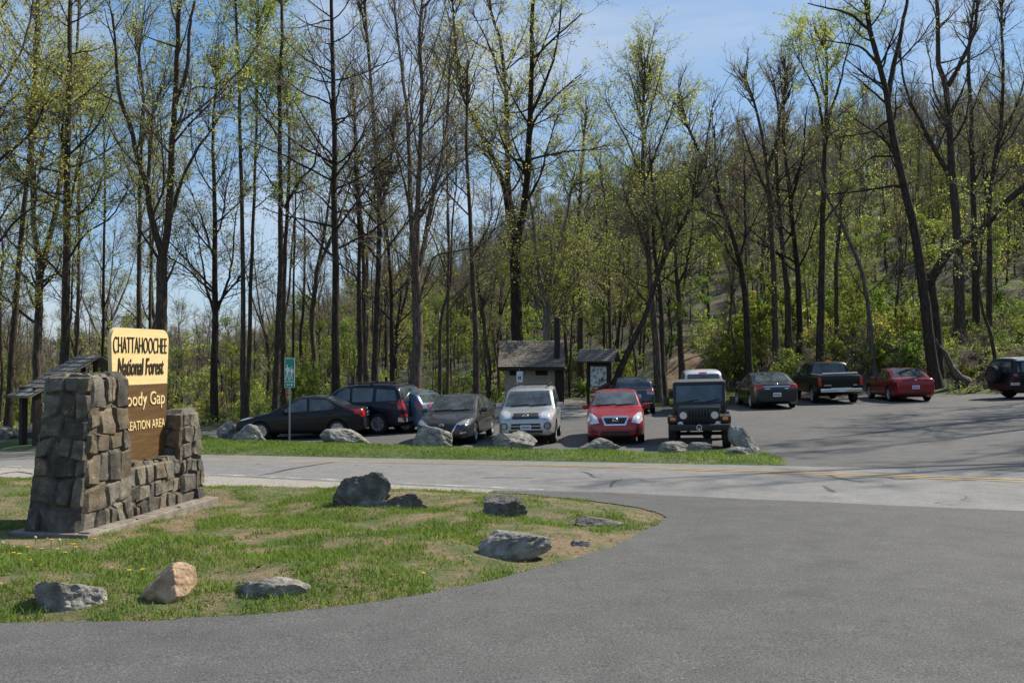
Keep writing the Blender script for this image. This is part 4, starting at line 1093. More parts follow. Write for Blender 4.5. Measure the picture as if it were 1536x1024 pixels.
# 5 silver compact suv
sp = suv(4.25, 1.74, 1.68, wr=.35)
sp['det'] = [('grille', 'front', [(-.40, .80), (.40, .80), (.37, .95), (-.37, .95)], M_TRIM, .010), ('lower_intake', 'front', [(-.44, .50), (.44, .50), (.44, .57), (-.44, .57)], M_TRIM, .008), ('lower_intake', 'front', [(-.44, .60), (.44, .60), (.42, .66), (-.42, .66)], M_TRIM, .008),
             ('skid_panel', 'front', [(-.5, .38), (.5, .38), (.5, .46), (-.5, .46)], M_TRIM, .006)]
sp['det2'] = [('head_lamp', 'front', [(.44, .82), (.62, .79), (.78, .83), (.77, 1.0), (.62, 1.01), (.46, .96)], M_LAMP, .012), ('indicator_lamp', 'front', [(.70, .84), (.77, .85), (.77, .89), (.70, .88)], M_AMB, .016), ('fog_lamp', 'front', ell(.64, .59, .075, .075), M_LAMPD, .012), ('fog_surround', 'front', ell(.64, .59, .11, .10), M_TRIM, .007)]
sp['emblems'] = [('front', 0, .875, .085, .055)]; sp['plates'] = [('front', 0, .555, .32, .13)]
sp['rails'] = (2.0, 3.85, 1.725); sp['crossbars'] = (2.2,)
build_car('parked_suv', 'silver compact sport utility car with black roof rails facing the road', 'suv', 790, 668.5, 2.0, R(264), sp, (.42, .43, .44), 6, metal=.55)

# 6 red small saloon facing us
sp = saloon(4.45, 1.70, 1.53)
sp['det'] = [('grille_surround', 'front', [(-.40, .80), (-.30, .58), (.30, .58), (.40, .80), (.36, .83), (-.36, .83)], M_CHR, .010), ('grille', 'front', [(-.34, .785), (-.26, .62), (.26, .62), (.34, .785)], M_TRIM, .016), ('lower_intake', 'front', [(-.45, .30), (.45, .30), (.40, .42), (-.40, .42)], M_TRIM, .008)]
sp['det2'] = [('head_lamp', 'front', [(.46, .66), (.68, .62), (.79, .70), (.76, .90), (.66, .90), (.52, .80)], M_LAMP, .012), ('fog_lamp', 'front', [(.52, .36), (.66, .38), (.66, .46), (.56, .45)], M_TRIM, .010)]
sp['emblems'] = [('front', 0, .71, .075, .075)]
sp['top'][0:5] = [(0, .52), (.03, .68), (.12, .80), (.35, .90), (.7, .965)]; sp['top'][5] = (1.2, 1.04)
sp['belt'][0:3] = [(0, .62), (.5, .80), (1.2, .93)]; sp['ws'] = win_trap(1.08, 1.46, .70, .58); sp['wiper'] = 1.085
build_car('parked_car', 'bright red small saloon with chrome grille facing the road', 'car', 924, 668, 2.1, R(263), sp, (.30, .012, .020), 7, metal=.25)

# 7 dark car seen from the rear behind the red one
sp = hatch(4.2, 1.74, 1.55)
sp['top'][-7:] = [(3.75, 1.40), (3.92, 1.13), (4.02, 1.04), (4.10, 1.0), (4.15, .9), (4.18, .7), (4.2, .5)]
sp['rw'] = win_trap(1.09, 1.42, .66, .56)
sp['det2'] = [('tail_lamp', 'rear', [(.50, .84), (.80, .80), (.80, .92), (.50, .94)], M_LAMPD, .010), ('tail_lamp', 'rear', [(.50, .945), (.80, .925), (.78, 1.01), (.50, 1.0)], M_RED, .012), ('reflector', 'rear', [(.4, .46), (.75, .46), (.75, .49), (.4, .49)], M_CHR, .008)]
sp['det'] = [('rear_bumper', 'rear', [(-.8, .34), (.8, .34), (.8, .56), (-.8, .56)], M_TRIM, .006)]
sp['plates'] = [('rear', -.1, .76, .32, .15)]; sp['emblems'] = [('rear', 0, .95, .05, .05)]
build_car('parked_car', 'dark blue grey car facing away behind the red saloon with chrome grille', 'car', 953, 622, -2.05, R(84), sp, (.035, .048, .062), 8)

# 9 white suv behind the off-roader
sp = suv(4.6, 1.82, 1.80)
sp['det2'] = [('tail_lamp', 'rear', [(.68, .95), (.86, .95), (.84, 1.25), (.72, 1.22)], M_RED, .010)]
sp['det'] = [('brake_lamp', 'rear', [(-.16, 1.66), (.16, 1.66), (.16, 1.70), (-.16, 1.70)], M_RED, .014)]
sp['plates'] = [('rear', 0, .85, .32, .16)]
build_car('parked_suv', 'white sport utility car hidden by the black off-road vehicle up to its window', 'suv', 1057, 622, -2.2, R(82), sp, (.55, .57, .60), 6, metal=.2)

# 10 dark full-size saloon, rear three-quarter
sp = saloon(5.15, 1.94, 1.55, wr=.35)
sp['det2'] = [('tail_lamp', 'rear', [(.50, .90), (.86, .86), (.86, 1.05), (.58, 1.03)], M_RED, .012), ('tail_lamp', 'left', [(-2.50, .90), (-2.34, .92), (-2.36, 1.04), (-2.5, 1.03)], M_RED, .012)][:1]
sp['det'] = [('chrome_bar', 'rear', [(-.54, .945), (.54, .945), (.54, .98), (-.54, .98)], M_CHR, .014), ('badge', 'rear', [(.28, .86), (.5, .86), (.5, .89), (.28, .89)], M_CHR, .010), ('badge', 'rear', [(-.5, .86), (-.32, .86), (-.32, .89), (-.5, .89)], M_CHR, .010), ('rear_bumper', 'rear', [(-.7, .34), (.7, .34), (.7, .46), (-.7, .46)], M_TRIM, .006)] + [('tail_lamp', s_, [(-2.50, .90), (-2.30, .93), (-2.33, 1.05), (-2.5, 1.04)], M_RED, .012) for s_ in ('left', 'right')]
sp['plates'] = [('rear', 0, .62, .34, .17)]; sp['emblems'] = [('rear', 0, 1.045, .06, .035)]
build_car('parked_car', 'dark green black full size saloon facing the bank, beside the black pickup', 'car', 1166, 614, -2.5, R(86.6), sp, (.014, .015, .013), 9, metal=.1)

# 11 black pickup
T = dict(L=5.8, W=2.02, clr=.42, wr=.39, ww=.26, axles=(.98, 4.55), arch=1.16, tum=.20,
    top=[(0, .80), (.03, 1.05), (.12, 1.12), (.5, 1.18), (1.45, 1.24), (1.85, 1.52), (2.2, 1.75), (2.5, 1.85), (3.3, 1.87), (3.62, 1.84), (3.74, 1.72), (3.86, 1.40), (3.9, 1.31), (4.0, 1.285), (5.70, 1.285), (5.76, 1.26), (5.785, 1.05), (5.8, .72)],
    belt=[(0, .95), (1.4, 1.16), (3.8, 1.22), (5.8, 1.22)], plan=[(0, .78), (.05, .86), (.2, .94), (.6, 1), (5.2, 1), (5.7, .985), (5.78, .965), (5.8, .95)],
    side_win=[[(1.95, 1.22), (2.75, 1.24), (2.74, 1.74), (2.5, 1.73), (2.24, 1.60)], [(2.85, 1.24), (3.55, 1.25), (3.52, 1.70), (2.84, 1.74)]],
    ws=win_trap(1.30, 1.76, .80, .68), rw=win_trap(1.34, 1.76, .78, .67), seams=[[(1.7, .55), (1.68, 1.18)], [(2.8, .55), (2.8, 1.2)], [(3.68, .55), (3.7, 1.2)], [(3.88, .5), (3.88, 1.27)]],
    handles=[(2.65, 1.08), (3.5, 1.08)], mirror=(1.95, 1.33), mirror_paint=False, wiper=1.30)
T['det'] = [('tailgate_gap', 'rear', [(-.80, .74), (.80, .74), (.80, .752), (-.80, .752)], M_SEAM, .006), ('tailgate_gap', 'rear', [(-.81, .74), (-.798, .74), (-.798, 1.25), (-.81, 1.25)], M_SEAM, .006), ('tailgate_gap', 'rear', [(.798, .74), (.81, .74), (.81, 1.25), (.798, 1.25)], M_SEAM, .006), ('badge', 'rear', [(.4, .82), (.72, .82), (.72, .86), (.4, .86)], M_CHR, .008), ('badge', 'rear', [(-.72, .82), (-.55, .82), (-.55, .86), (-.72, .86)], M_CHR, .008)]
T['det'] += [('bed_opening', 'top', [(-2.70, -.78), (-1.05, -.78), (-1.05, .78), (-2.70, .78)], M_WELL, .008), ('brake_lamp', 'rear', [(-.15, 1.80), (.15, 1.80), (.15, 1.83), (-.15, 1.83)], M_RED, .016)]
T['det2'] = [('tail_lamp', 'rear', [(.84, .82), (.96, .82), (.96, 1.18), (.84, 1.18)], M_RED, .012)]
root, tree, pm = build_car('pickup_truck', 'black pickup truck with chrome rear bumper and a rolled pale bed cover', 'pickup', 1262, 606, -2.9, R(85.4), T, (.006, .0065, .006), 6, metal=0)
bm = bmesh.new(); add_box(bm, (-2.93, 0, .62), (.22, 1.80, .17), bev=.03); add_box(bm, (-2.95, 0, .715), (.16, .9, .03), bev=.01); bm_obj('rear_bumper', bm, M_CHR, root, True, 40)
bm = bmesh.new(); add_box(bm, (-3.05, 0, .62), (.015, .36, .13)); bm_obj('number_plate', bm, M_PLATE, root)
M_COVER = flat('bed cover vinyl', (.34, .35, .35), .5)
bm = bmesh.new(); add_cyl(bm, (-2.42, -.86, 1.345), (-2.55, .70, 1.335), .045, 14); add_box(bm, (-1.8, .83, 1.32), (1.7, .05, .04), bev=.01); add_box(bm, (-1.8, -.83, 1.32), (1.7, .05, .04), bev=.01); bm_obj('bed_cover', bm, M_COVER, root, True, 40)
bm = bmesh.new(); add_box(bm, (-2.2, 0, .50), (.9, .1, .1)); add_cyl(bm, (-1.65, -.8, .39), (-1.65, .8, .39), .06, 10); bmesh.ops.create_icosphere(bm, subdivisions=2, radius=.15, matrix=Matrix.Translation((-1.65, 0, .39))); add_box(bm, (-2.0, .5, .52), (1.4, .08, .12)); add_box(bm, (-2.0, -.5, .52), (1.4, .08, .12)); bm_obj('rear_axle', bm, M_WELL, root)

# 12 dark red saloon, rear three-quarter
sp = saloon(4.85, 1.84, 1.50, wr=.345)
sp['det2'] = [('tail_lamp', 'rear', [(.58, .90), (.84, .86), (.84, 1.06), (.62, 1.05)], M_RED, .012), ('reflector', 'rear', [(.5, .44), (.75, .44), (.75, .48), (.5, .48)], M_RED, .008)]
sp['det'] = [('rear_bumper', 'rear', [(-.65, .33), (.65, .33), (.65, .42), (-.65, .42)], M_TRIM, .006)] + [('tail_lamp', s_, [(-2.36, .90), (-2.18, .92), (-2.2, 1.05), (-2.36, 1.04)], M_RED, .012) for s_ in ('left', 'right')]
sp['plates'] = [('rear', .0, .66, .32, .16)]; sp['emblems'] = [('rear', 0, .97, .05, .03)]
root, tree, pm = build_car('parked_car', 'dark red saloon facing the bank, to the right of the black pickup', 'car', 1374, 603, -2.35, R(85.5), sp, (.24, .010, .012), 8)
bm = bmesh.new(); add_box(bm, (-.55, 0, 1.51), (.12, .04, .07), bev=.012); bm_obj('antenna_fin', bm, M_TRIM, root, True, 40)

# 13 dark off-roader with white roof and spare wheel at the right edge
FJ = suv(4.67, 1.90, 1.82, wr=.40, ww=.27)
FJ['tum'] = .12
FJ['top'] = [(0, .72), (.03, .98), (.12, 1.06), (.4, 1.10), (1.25, 1.14), (1.55, 1.45), (1.78, 1.74), (2.0, 1.80), (2.6, 1.82), (4.2, 1.81), (4.42, 1.77), (4.50, 1.62), (4.54, 1.3), (4.58, 1.12), (4.62, .95), (4.66, .7), (4.67, .58)]
FJ['side_win'] = [[(1.66, 1.18), (2.55, 1.19), (2.55, 1.64), (1.86, 1.64)], [(2.66, 1.19), (3.55, 1.2), (3.55, 1.64), (2.66, 1.64)], [(3.85, 1.2), (4.36, 1.2), (4.30, 1.62), (3.85, 1.62)]]
FJ['det'] = [('white_roof', 'top', [(-1.98, -.66), (.55, -.66), (.55, .66), (-1.98, .66)], flat('white roof paint', (.62, .66, .70), .3, 0, .5), .012)] + [('tail_lamp', s_, [(-2.22, 1.0), (-2.05, 1.0), (-2.05, 1.13), (-2.2, 1.13)], M_RED, .012) for s_ in ('left', 'right')] + [('rear_bumper', s_, [(-2.32, .62), (-1.98, .62), (-1.98, .74), (-2.3, .74)], M_CHR, .02) for s_ in ('left', 'right')]
FJ['det'] += [('white_roof_edge', s_, [(-2.0, 1.68), (.5, 1.68), (.42, 1.77), (-1.98, 1.77)], flat('white roof paint', (.62, .66, .70), .3, 0, .5), .012) for s_ in ('left', 'right')]
FJ['handles'] = [(2.4, 1.05)]
root, tree, pm = build_car('parked_suv', 'black wagon with white roof and rear spare wheel, cut by the right edge', 'suv', 1531, 597, -1.28, R(8), FJ, (.010, .011, .012), 6, True, metal=0)
tm, rm = wheel_meshes(.40, .27, 6, True)
t = link('spare_wheel', tm, root); t.location = (-2.50, .12, 1.10); t.rotation_euler = (0, 0, R(-90)); link('rim', rm, t)
bm = bmesh.new(); add_box(bm, (-.2, .3, 1.85), (.08, .04, .09), bev=.012); bm_obj('antenna_base', bm, M_TRIM, root)

# 8 black open off-road vehicle with round lamps facing us
root = place_root('off_road_vehicle', 'boxy black off-road vehicle with soft top and round head lamps facing the road', 'off-roader', 1050, 673, 1.62, R(258), None)
PJ = paint('off-roader black', (.010, .011, .013), 0, .35, .4, .25)
M_SOFT = noisy('soft top canvas', [(.3, (.05, .05, .052)), (.7, (.10, .10, .102))], 4, 5, .85, 90, .3, .004)
J = dict(L=3.9, W=1.72, wr=.375, ww=.24, axles=(.68, 3.05)); add_wheels(root, J, 6, True)
bm = bmesh.new()
vs = add_box(bm, (.98, 0, .93), (1.15, 1.22, .42), bev=.05)                       # bonnet, narrowing to the grille
for q in vs:
    k = (q.co.x - .4) / 1.15; q.co.y *= 1 - .12 * max(0, k); q.co.z -= .05 * max(0, k) * (q.co.z > .95)
add_box(bm, (-.75, 0, .84), (2.25, 1.50, .62), bev=.04); add_box(bm, (.35, 0, .88), (.14, 1.48, .56), bev=.03)
bm_obj('body', bm, PJ, root, True, 35)
bm = bmesh.new(); add_box(bm, (1.555, 0, .86), (.07, 1.12, .50), bev=.03); gr = bm_obj('grille', bm, PJ, root, True, 35)
for k in range(7):
    bm = bmesh.new(); add_box(bm, (1.592, (k - 3) * .083, .86), (.012, .045, .34), bev=.004); bm_obj('grille_slot', bm, M_WELL, gr)
for sy in (-1, 1):
    bm = bmesh.new(); add_cyl(bm, (1.58, sy * .42, .90), (1.615, sy * .42, .90), .105, 24); lo_ = bm_obj('head_lamp', bm, M_LAMP, root, True, 40)
    bm = bmesh.new(); add_lathe(bm, [(.100, 0), (.122, 0), (.122, .03), (.100, .03), (.100, 0)], 24, Matrix.Translation((1.59, sy * .42, .90)) @ Matrix.Rotation(R(-90), 4, 'Z')); bmesh.ops.recalc_face_normals(bm, faces=bm.faces); bm_obj('lamp_ring', bm, M_TRIM, lo_, True, 40)
    bm = bmesh.new(); add_cyl(bm, (1.60, sy * .50, .66), (1.66, sy * .50, .66), .078, 20); bm_obj('fog_lamp', bm, M_LAMP, root, True, 40)
    bm = bmesh.new()
    add_box(bm, (1.18, sy * .70, .84), (.86, .30, .06), bev=.02); add_box(bm, (1.58, sy * .70, .77), (.08, .30, .18), bev=.02); add_box(bm, (.74, sy * .72, .66), (.06, .26, .40), Matrix.Rotation(R(20), 3, 'Y'), .015)
    bm_obj('fender', bm, M_TRIM, root, True, 40)
    bm = bmesh.new(); add_box(bm, (1.628, sy * .70, .80), (.03, .15, .085), bev=.012); bm_obj('indicator_lamp', bm, M_AMB, root, True, 40)
    bm = bmesh.new(); add_box(bm, (-1.1, sy * .76, .80), (.95, .18, .06), bev=.02); bm_obj('fender', bm, M_TRIM, root, True, 40)
    bm = bmesh.new(); add_box(bm, (.30, sy * .93, 1.22), (.10, .17, .24), bev=.03); add_cyl(bm, (.30, sy * .74, 1.06), (.30, sy * .9, 1.13), .02, 8); bm_obj('wing_mirror', bm, M_TRIM, root, True, 40)
    bm = bmesh.new(); add_box(bm, (.2, sy * .757, .9), (.02, .01, .5)); add_box(bm, (-.55, sy * .757, .9), (.02, .01, .5)); add_box(bm, (-.42, sy * .765, 1.02), (.16, .03, .03), bev=.008); bm_obj('door_trim', bm, M_TRIM, root)
    bm = bmesh.new(); vs = add_box(bm, (-.12, sy * .70, 1.42), (.86, .02, .40), bev=.004); bm_obj('side_window', bm, M_GLASS, root)
    bm = bmesh.new(); vs = add_box(bm, (-1.15, sy * .70, 1.42), (.95, .02, .40), bev=.004); bm_obj('side_window', bm, M_GLASS, root)
tilt = Matrix.Rotation(R(-14), 3, 'Y')
bm = bmesh.new()
for sy in (-1, 1): add_box(bm, (.29, sy * .69, 1.42), (.07, .09, .62), tilt, .02)
add_box(bm, (.215, 0, 1.70), (.08, 1.42, .07), tilt, .02); add_box(bm, (.37, 0, 1.145), (.09, 1.44, .09), tilt, .02)
bm_obj('windscreen_frame', bm, PJ, root, True, 40)
M_CLG, _n3, _b3 = new_mat('clear windscreen')
_b3.inputs['Base Color'].default_value = (.55, .62, .64, 1); _b3.inputs['Transmission Weight'].default_value = .92; _b3.inputs['Roughness'].default_value = .02; _b3.inputs['IOR'].default_value = 1.12
bm = bmesh.new(); add_box(bm, (.295, 0, 1.42), (.012, 1.30, .50), tilt); bm_obj('windscreen', bm, M_GLASS, root)
bm = bmesh.new(); add_box(bm, (-.75, 0, 1.72), (1.98, 1.42, .10), bev=.045); add_box(bm, (-1.70, 0, 1.42), (.05, 1.38, .58), bev=.02)
for sy in (-1, 1):
    add_box(bm, (-.60, sy * .685, 1.42), (.12, .05, .56), bev=.01); add_box(bm, (-1.66, sy * .685, 1.42), (.10, .05, .56), bev=.01); add_box(bm, (-.7, sy * .69, 1.655), (1.9, .05, .07), bev=.01)
bm_obj('soft_top', bm, M_SOFT, root, True, 40)
bm = bmesh.new(); add_box(bm, (-1.73, 0, 1.42), (.012, 1.0, .38)); bm_obj('rear_window', bm, M_GLASS, root)
for sy in (-1, 1):
    bm = bmesh.new(); add_box(bm, (-.35, sy * .34, 1.22), (.14, .46, .62), Matrix.Rotation(R(-8), 3, 'Y'), .05); add_box(bm, (-.38, sy * .34, 1.56), (.10, .26, .16), bev=.04); bm_obj('seat', bm, M_INT, root, True, 40)
bm = bmesh.new(); add_lathe(bm, [(.165, -.012), (.19, -.012), (.19, .012), (.165, .012), (.165, -.012)], 20, Matrix.Translation((.12, .34, 1.20)) @ Matrix.Rotation(R(90), 4, 'Z') @ Matrix.Rotation(R(25), 4, 'X')); add_box(bm, (.12, .34, 1.20), (.02, .34, .03)); bm_obj('steering_wheel', bm, M_TRIM, root, True, 40)
bm = bmesh.new(); add_box(bm, (.22, 0, 1.60), (.03, .24, .07), bev=.02); bm_obj('rear_view_mirror', bm, M_TRIM, root)
bm = bmesh.new(); add_box(bm, (1.78, 0, .58), (.16, 1.60, .17), bev=.03); add_box(bm, (1.66, .42, .57), (.2, .08, .1)); add_box(bm, (1.66, -.42, .57), (.2, .08, .1)); bm_obj('front_bumper', bm, M_TRIM, root, True, 40)
bm = bmesh.new()
for sy in (-1, 1): add_box(bm, (1.87, sy * .30, .54), (.04, .05, .13), bev=.015)
add_box(bm, (1.868, 0, .565), (.012, .20, .10), bev=.01); bm_obj('tow_hook', bm, M_TRIM, root, True, 40)
bm = bmesh.new(); rows = []
add_lathe(bm, [(.055, -.012), (.08, -.012), (.08, .012), (.055, .012), (.055, -.012)], 18, Matrix.Translation((1.885, .0, .59)) @ Matrix.Rotation(R(90), 4, 'Z')); add_box(bm, (1.885, .0, .54), (.012, .04, .1)); bm_obj('winch_shackle', bm, M_RIM, root, True, 40)
bm = bmesh.new(); add_cyl(bm, (1.27, -.7, .375), (1.27, .7, .375), .05, 10); bmesh.ops.create_icosphere(bm, subdivisions=2, radius=.14, matrix=Matrix.Translation((1.27, .2, .36))); add_box(bm, (.5, .3, .5), (2.2, .09, .14)); add_box(bm, (.5, -.3, .5), (2.2, .09, .14)); bm_obj('front_axle', bm, M_WELL, root)
bm = bmesh.new()
for y0 in (-.45, .15): add_cyl(bm, (.40, y0, 1.19), (.365, y0 + .42, 1.26), .011, 6)
bm_obj('wiper', bm, M_TRIM, root)
bm = bmesh.new()
for sy in (-1, 1): add_box(bm, (1.42, sy * .58, .98), (.06, .03, .09), bev=.01)
bm_obj('bonnet_catch', bm, M_TRIM, root)
# ------------------------------------------------------------------ trees
def bark(name, lo, mid, hi):
    m, nt, b = new_mat(name)
    v = coords(nt, (1, 1, .22))
    c = ramp(nt, tex_noise(nt, v, 14, 7, .7), [(.28, lo), (.5, mid), (.74, hi)])
    inf = N(nt, 'ShaderNodeObjectInfo')
    mr = N(nt, 'ShaderNodeMapRange'); mr.inputs[3].default_value = .6; mr.inputs[4].default_value = 1.8
    nt.links.new(inf.outputs['Random'], mr.inputs[0])
    hs = N(nt, 'ShaderNodeHueSaturation'); nt.links.new(mr.outputs[0], hs.inputs['Value']); nt.links.new(c, hs.inputs['Color'])
    nt.links.new(hs.outputs[0], b.inputs['Base Color']); b.inputs['Roughness'].default_value = .92; b.inputs['Specular IOR Level'].default_value = .2
    bump(nt, b, tex_noise(nt, v, 26, 6, .75), .9, .03)
    return m
M_BARK = bark('dark furrowed bark', (.020, .0155, .012), (.055, .042, .032), (.15, .118, .09))
M_BARKG = bark('grey bark', (.06, .055, .048), (.14, .13, .115), (.28, .26, .235))
M_TWIG = bark('twig bark', (.085, .070, .056), (.15, .125, .10), (.24, .20, .165))
M_DEAD = noisy('bleached dead wood', [(.3, (.06, .05, .04)), (.55, (.13, .11, .09)), (.75, (.26, .23, .19))], 5, 7, .9, 30, .7, .03, stretch=(3, 3, .5))
def leaf_mat(name, a, b_, trans=.5):
    m, nt, b = new_mat(name)
    inf = N(nt, 'ShaderNodeObjectInfo'); at_ = N(nt, 'ShaderNodeVertexColor', layer_name='tint')
    sep = N(nt, 'ShaderNodeSeparateColor'); nt.links.new(at_.outputs[0], sep.inputs[0])
    c = mixc(nt, sep.outputs[0], a, b_)
    mr = N(nt, 'ShaderNodeMapRange'); mr.inputs[3].default_value = .47; mr.inputs[4].default_value = .53
    nt.links.new(inf.outputs['Random'], mr.inputs[0])
    hs = N(nt, 'ShaderNodeHueSaturation'); nt.links.new(mr.outputs[0], hs.inputs['Hue']); nt.links.new(c, hs.inputs['Color'])
    nt.links.new(hs.outputs[0], b.inputs['Base Color']); b.inputs['Roughness'].default_value = .6; b.inputs['Specular IOR Level'].default_value = .2
    tr = N(nt, 'ShaderNodeBsdfTranslucent'); nt.links.new(hs.outputs[0], tr.inputs[0])
    mx = N(nt, 'ShaderNodeMixShader'); mx.inputs[0].default_value = trans
    out = nt.nodes['Material Output']
    nt.links.new(b.outputs[0], mx.inputs[1]); nt.links.new(tr.outputs[0], mx.inputs[2]); nt.links.new(mx.outputs[0], out.inputs[0])
    return m
M_LEAF = leaf_mat('young spring leaf', (.31, .37, .05), (.55, .58, .13), .58)
M_LEAFB = leaf_mat('bright understory leaf', (.125, .185, .024), (.33, .39, .066), .58)
M_BUD = leaf_mat('reddish bud', (.26, .17, .10), (.36, .25, .14), .3)
M_GRASS = leaf_mat('grass blade', (.105, .17, .025), (.265, .34, .068), .48)

def nrm(a): return a / np.maximum(np.linalg.norm(a, axis=-1, keepdims=True), 1e-9)
def tubes(P, Rr, sides, rng):
    n, m, _ = P.shape
    T = np.empty_like(P); T[:, 1:-1] = P[:, 2:] - P[:, :-2]; T[:, 0] = P[:, 1] - P[:, 0]; T[:, -1] = P[:, -1] - P[:, -2]; T = nrm(T)
    ref = np.where(np.abs(T[:, :1, 2:3]) > .8, np.array([1., .3, 0])[None, None], np.array([.1, .2, 1.])[None, None])
    ref = np.broadcast_to(ref, T.shape)
    A = nrm(np.cross(T, ref)); B = np.cross(T, A)
    ang = np.arange(sides) * 2 * np.pi / sides
    V = P[:, :, None] + Rr[:, :, None, None] * (A[:, :, None] * np.cos(ang)[None, None, :, None] + B[:, :, None] * np.sin(ang)[None, None, :, None])
    V = V.reshape(-1, 3)
    b = (np.arange(n)[:, None, None] * m + np.arange(m - 1)[None, :, None]) * sides
    j = np.arange(sides)[None, None]; j2 = (j + 1) % sides
    F = np.stack([b + j, b + j2, b + sides + j2, b + sides + j], -1).reshape(-1, 4)
    return V, F
def spawn(P, Rr, rng, dens, t0, t1, ang, angs, Lf, m, up, wig, rs, rmin, rmax=1e9, flat=0.0):
    seg = np.linalg.norm(np.diff(P, axis=1), axis=2).sum(1)
    cnt = rng.poisson(np.maximum(dens * seg * (t1 - t0), .01)); cnt = np.minimum(cnt, 60)
    idx = np.repeat(np.arange(len(P)), cnt); k = len(idx)
    if k == 0: return np.zeros((0, m, 3)), np.zeros((0, m))
    t = t0 + (t1 - t0) * rng.random(k) ** .9
    f = t * (P.shape[1] - 1); i = np.minimum(f.astype(int), P.shape[1] - 2); fr = (f - i)[:, None]
    pos = P[idx, i] * (1 - fr) + P[idx, i + 1] * fr; tan = nrm(P[idx, i + 1] - P[idx, i]); r0 = Rr[idx, i] * (1 - fr[:, 0]) + Rr[idx, i + 1] * fr[:, 0]
    rv = rng.normal(size=(k, 3)); rv[:, 2] *= (1 - flat); perp = nrm(rv - (rv * tan).sum(1, keepdims=True) * tan)
    a = rng.normal(ang, angs, k)[:, None]
    d = nrm(np.cos(a) * tan + np.sin(a) * perp)
    L = Lf(seg[idx], t) * rng.uniform(.6, 1.3, k)
    st = (L / (m - 1))[:, None]
    Q = np.empty((k, m, 3)); Q[:, 0] = pos
    for q in range(1, m):
        d = nrm(d + wig * rng.normal(size=(k, 3)) + np.array([0, 0, up])[None])
        Q[:, q] = Q[:, q - 1] + d * st
    ra = np.clip(r0 * rs, rmin, rmax)
    RR = ra[:, None] * np.linspace(1, .35, m)[None]; RR = np.maximum(RR, rmin * .6)
    return Q, RR
def leaves(P, rng, n, size, jit, t0=.3, droop=0.0):
    if len(P) == 0 or n <= 0: return np.zeros((0, 3)), np.zeros((0, 4), int), np.zeros(0)
    i = rng.integers(0, len(P), n); f = (t0 + (1 - t0) * rng.random(n)) * (P.shape[1] - 1); k = np.minimum(f.astype(int), P.shape[1] - 2); fr = (f - k)[:, None]
    c = P[i, k] * (1 - fr) + P[i, k + 1] * fr + rng.normal(0, jit, (n, 3))
    nv = nrm(rng.normal(size=(n, 3)) + np.array([0, 0, .6])); u = nrm(np.cross(nv, rng.normal(size=(n, 3)))); w_ = np.cross(nv, u)
    s = (size * rng.uniform(.55, 1.35, n))[:, None]
    V = np.stack([c - u * s * .6, c + w_ * s * .36 - nv * s * .1, c + u * s * .6, c - w_ * s * .36 - nv * s * .1], 1).reshape(-1, 3)
    return V, np.arange(n * 4).reshape(-1, 4), np.repeat(rng.random(n), 4)
def resample(pts, r0, r1, m, rng, wob=.0, taper=.9):
    P = np.array(pts, float)
    dd = np.concatenate([[0], np.cumsum(np.linalg.norm(np.diff(P, axis=0), axis=1))]); t = np.linspace(0, dd[-1], m)
    if len(P) > 2: Q = np.stack([pchip(dd, P[:, k], t) if np.all(np.diff(dd) > 0) else np.interp(t, dd, P[:, k]) for k in range(3)], 1)
    else: Q = np.stack([np.interp(t, dd, P[:, k]) for k in range(3)], 1)
    if wob:
        nz = np.cumsum(rng.normal(0, wob, (m, 3)), axis=0); nz -= np.linspace(0, 1, m)[:, None] * nz[-1] * .7; nz[:, 2] = 0; Q = Q + nz * np.minimum(1, np.arange(m) / 4)[:, None]
    return Q, r0 + (r1 - r0) * np.linspace(0, 1, m) ** taper
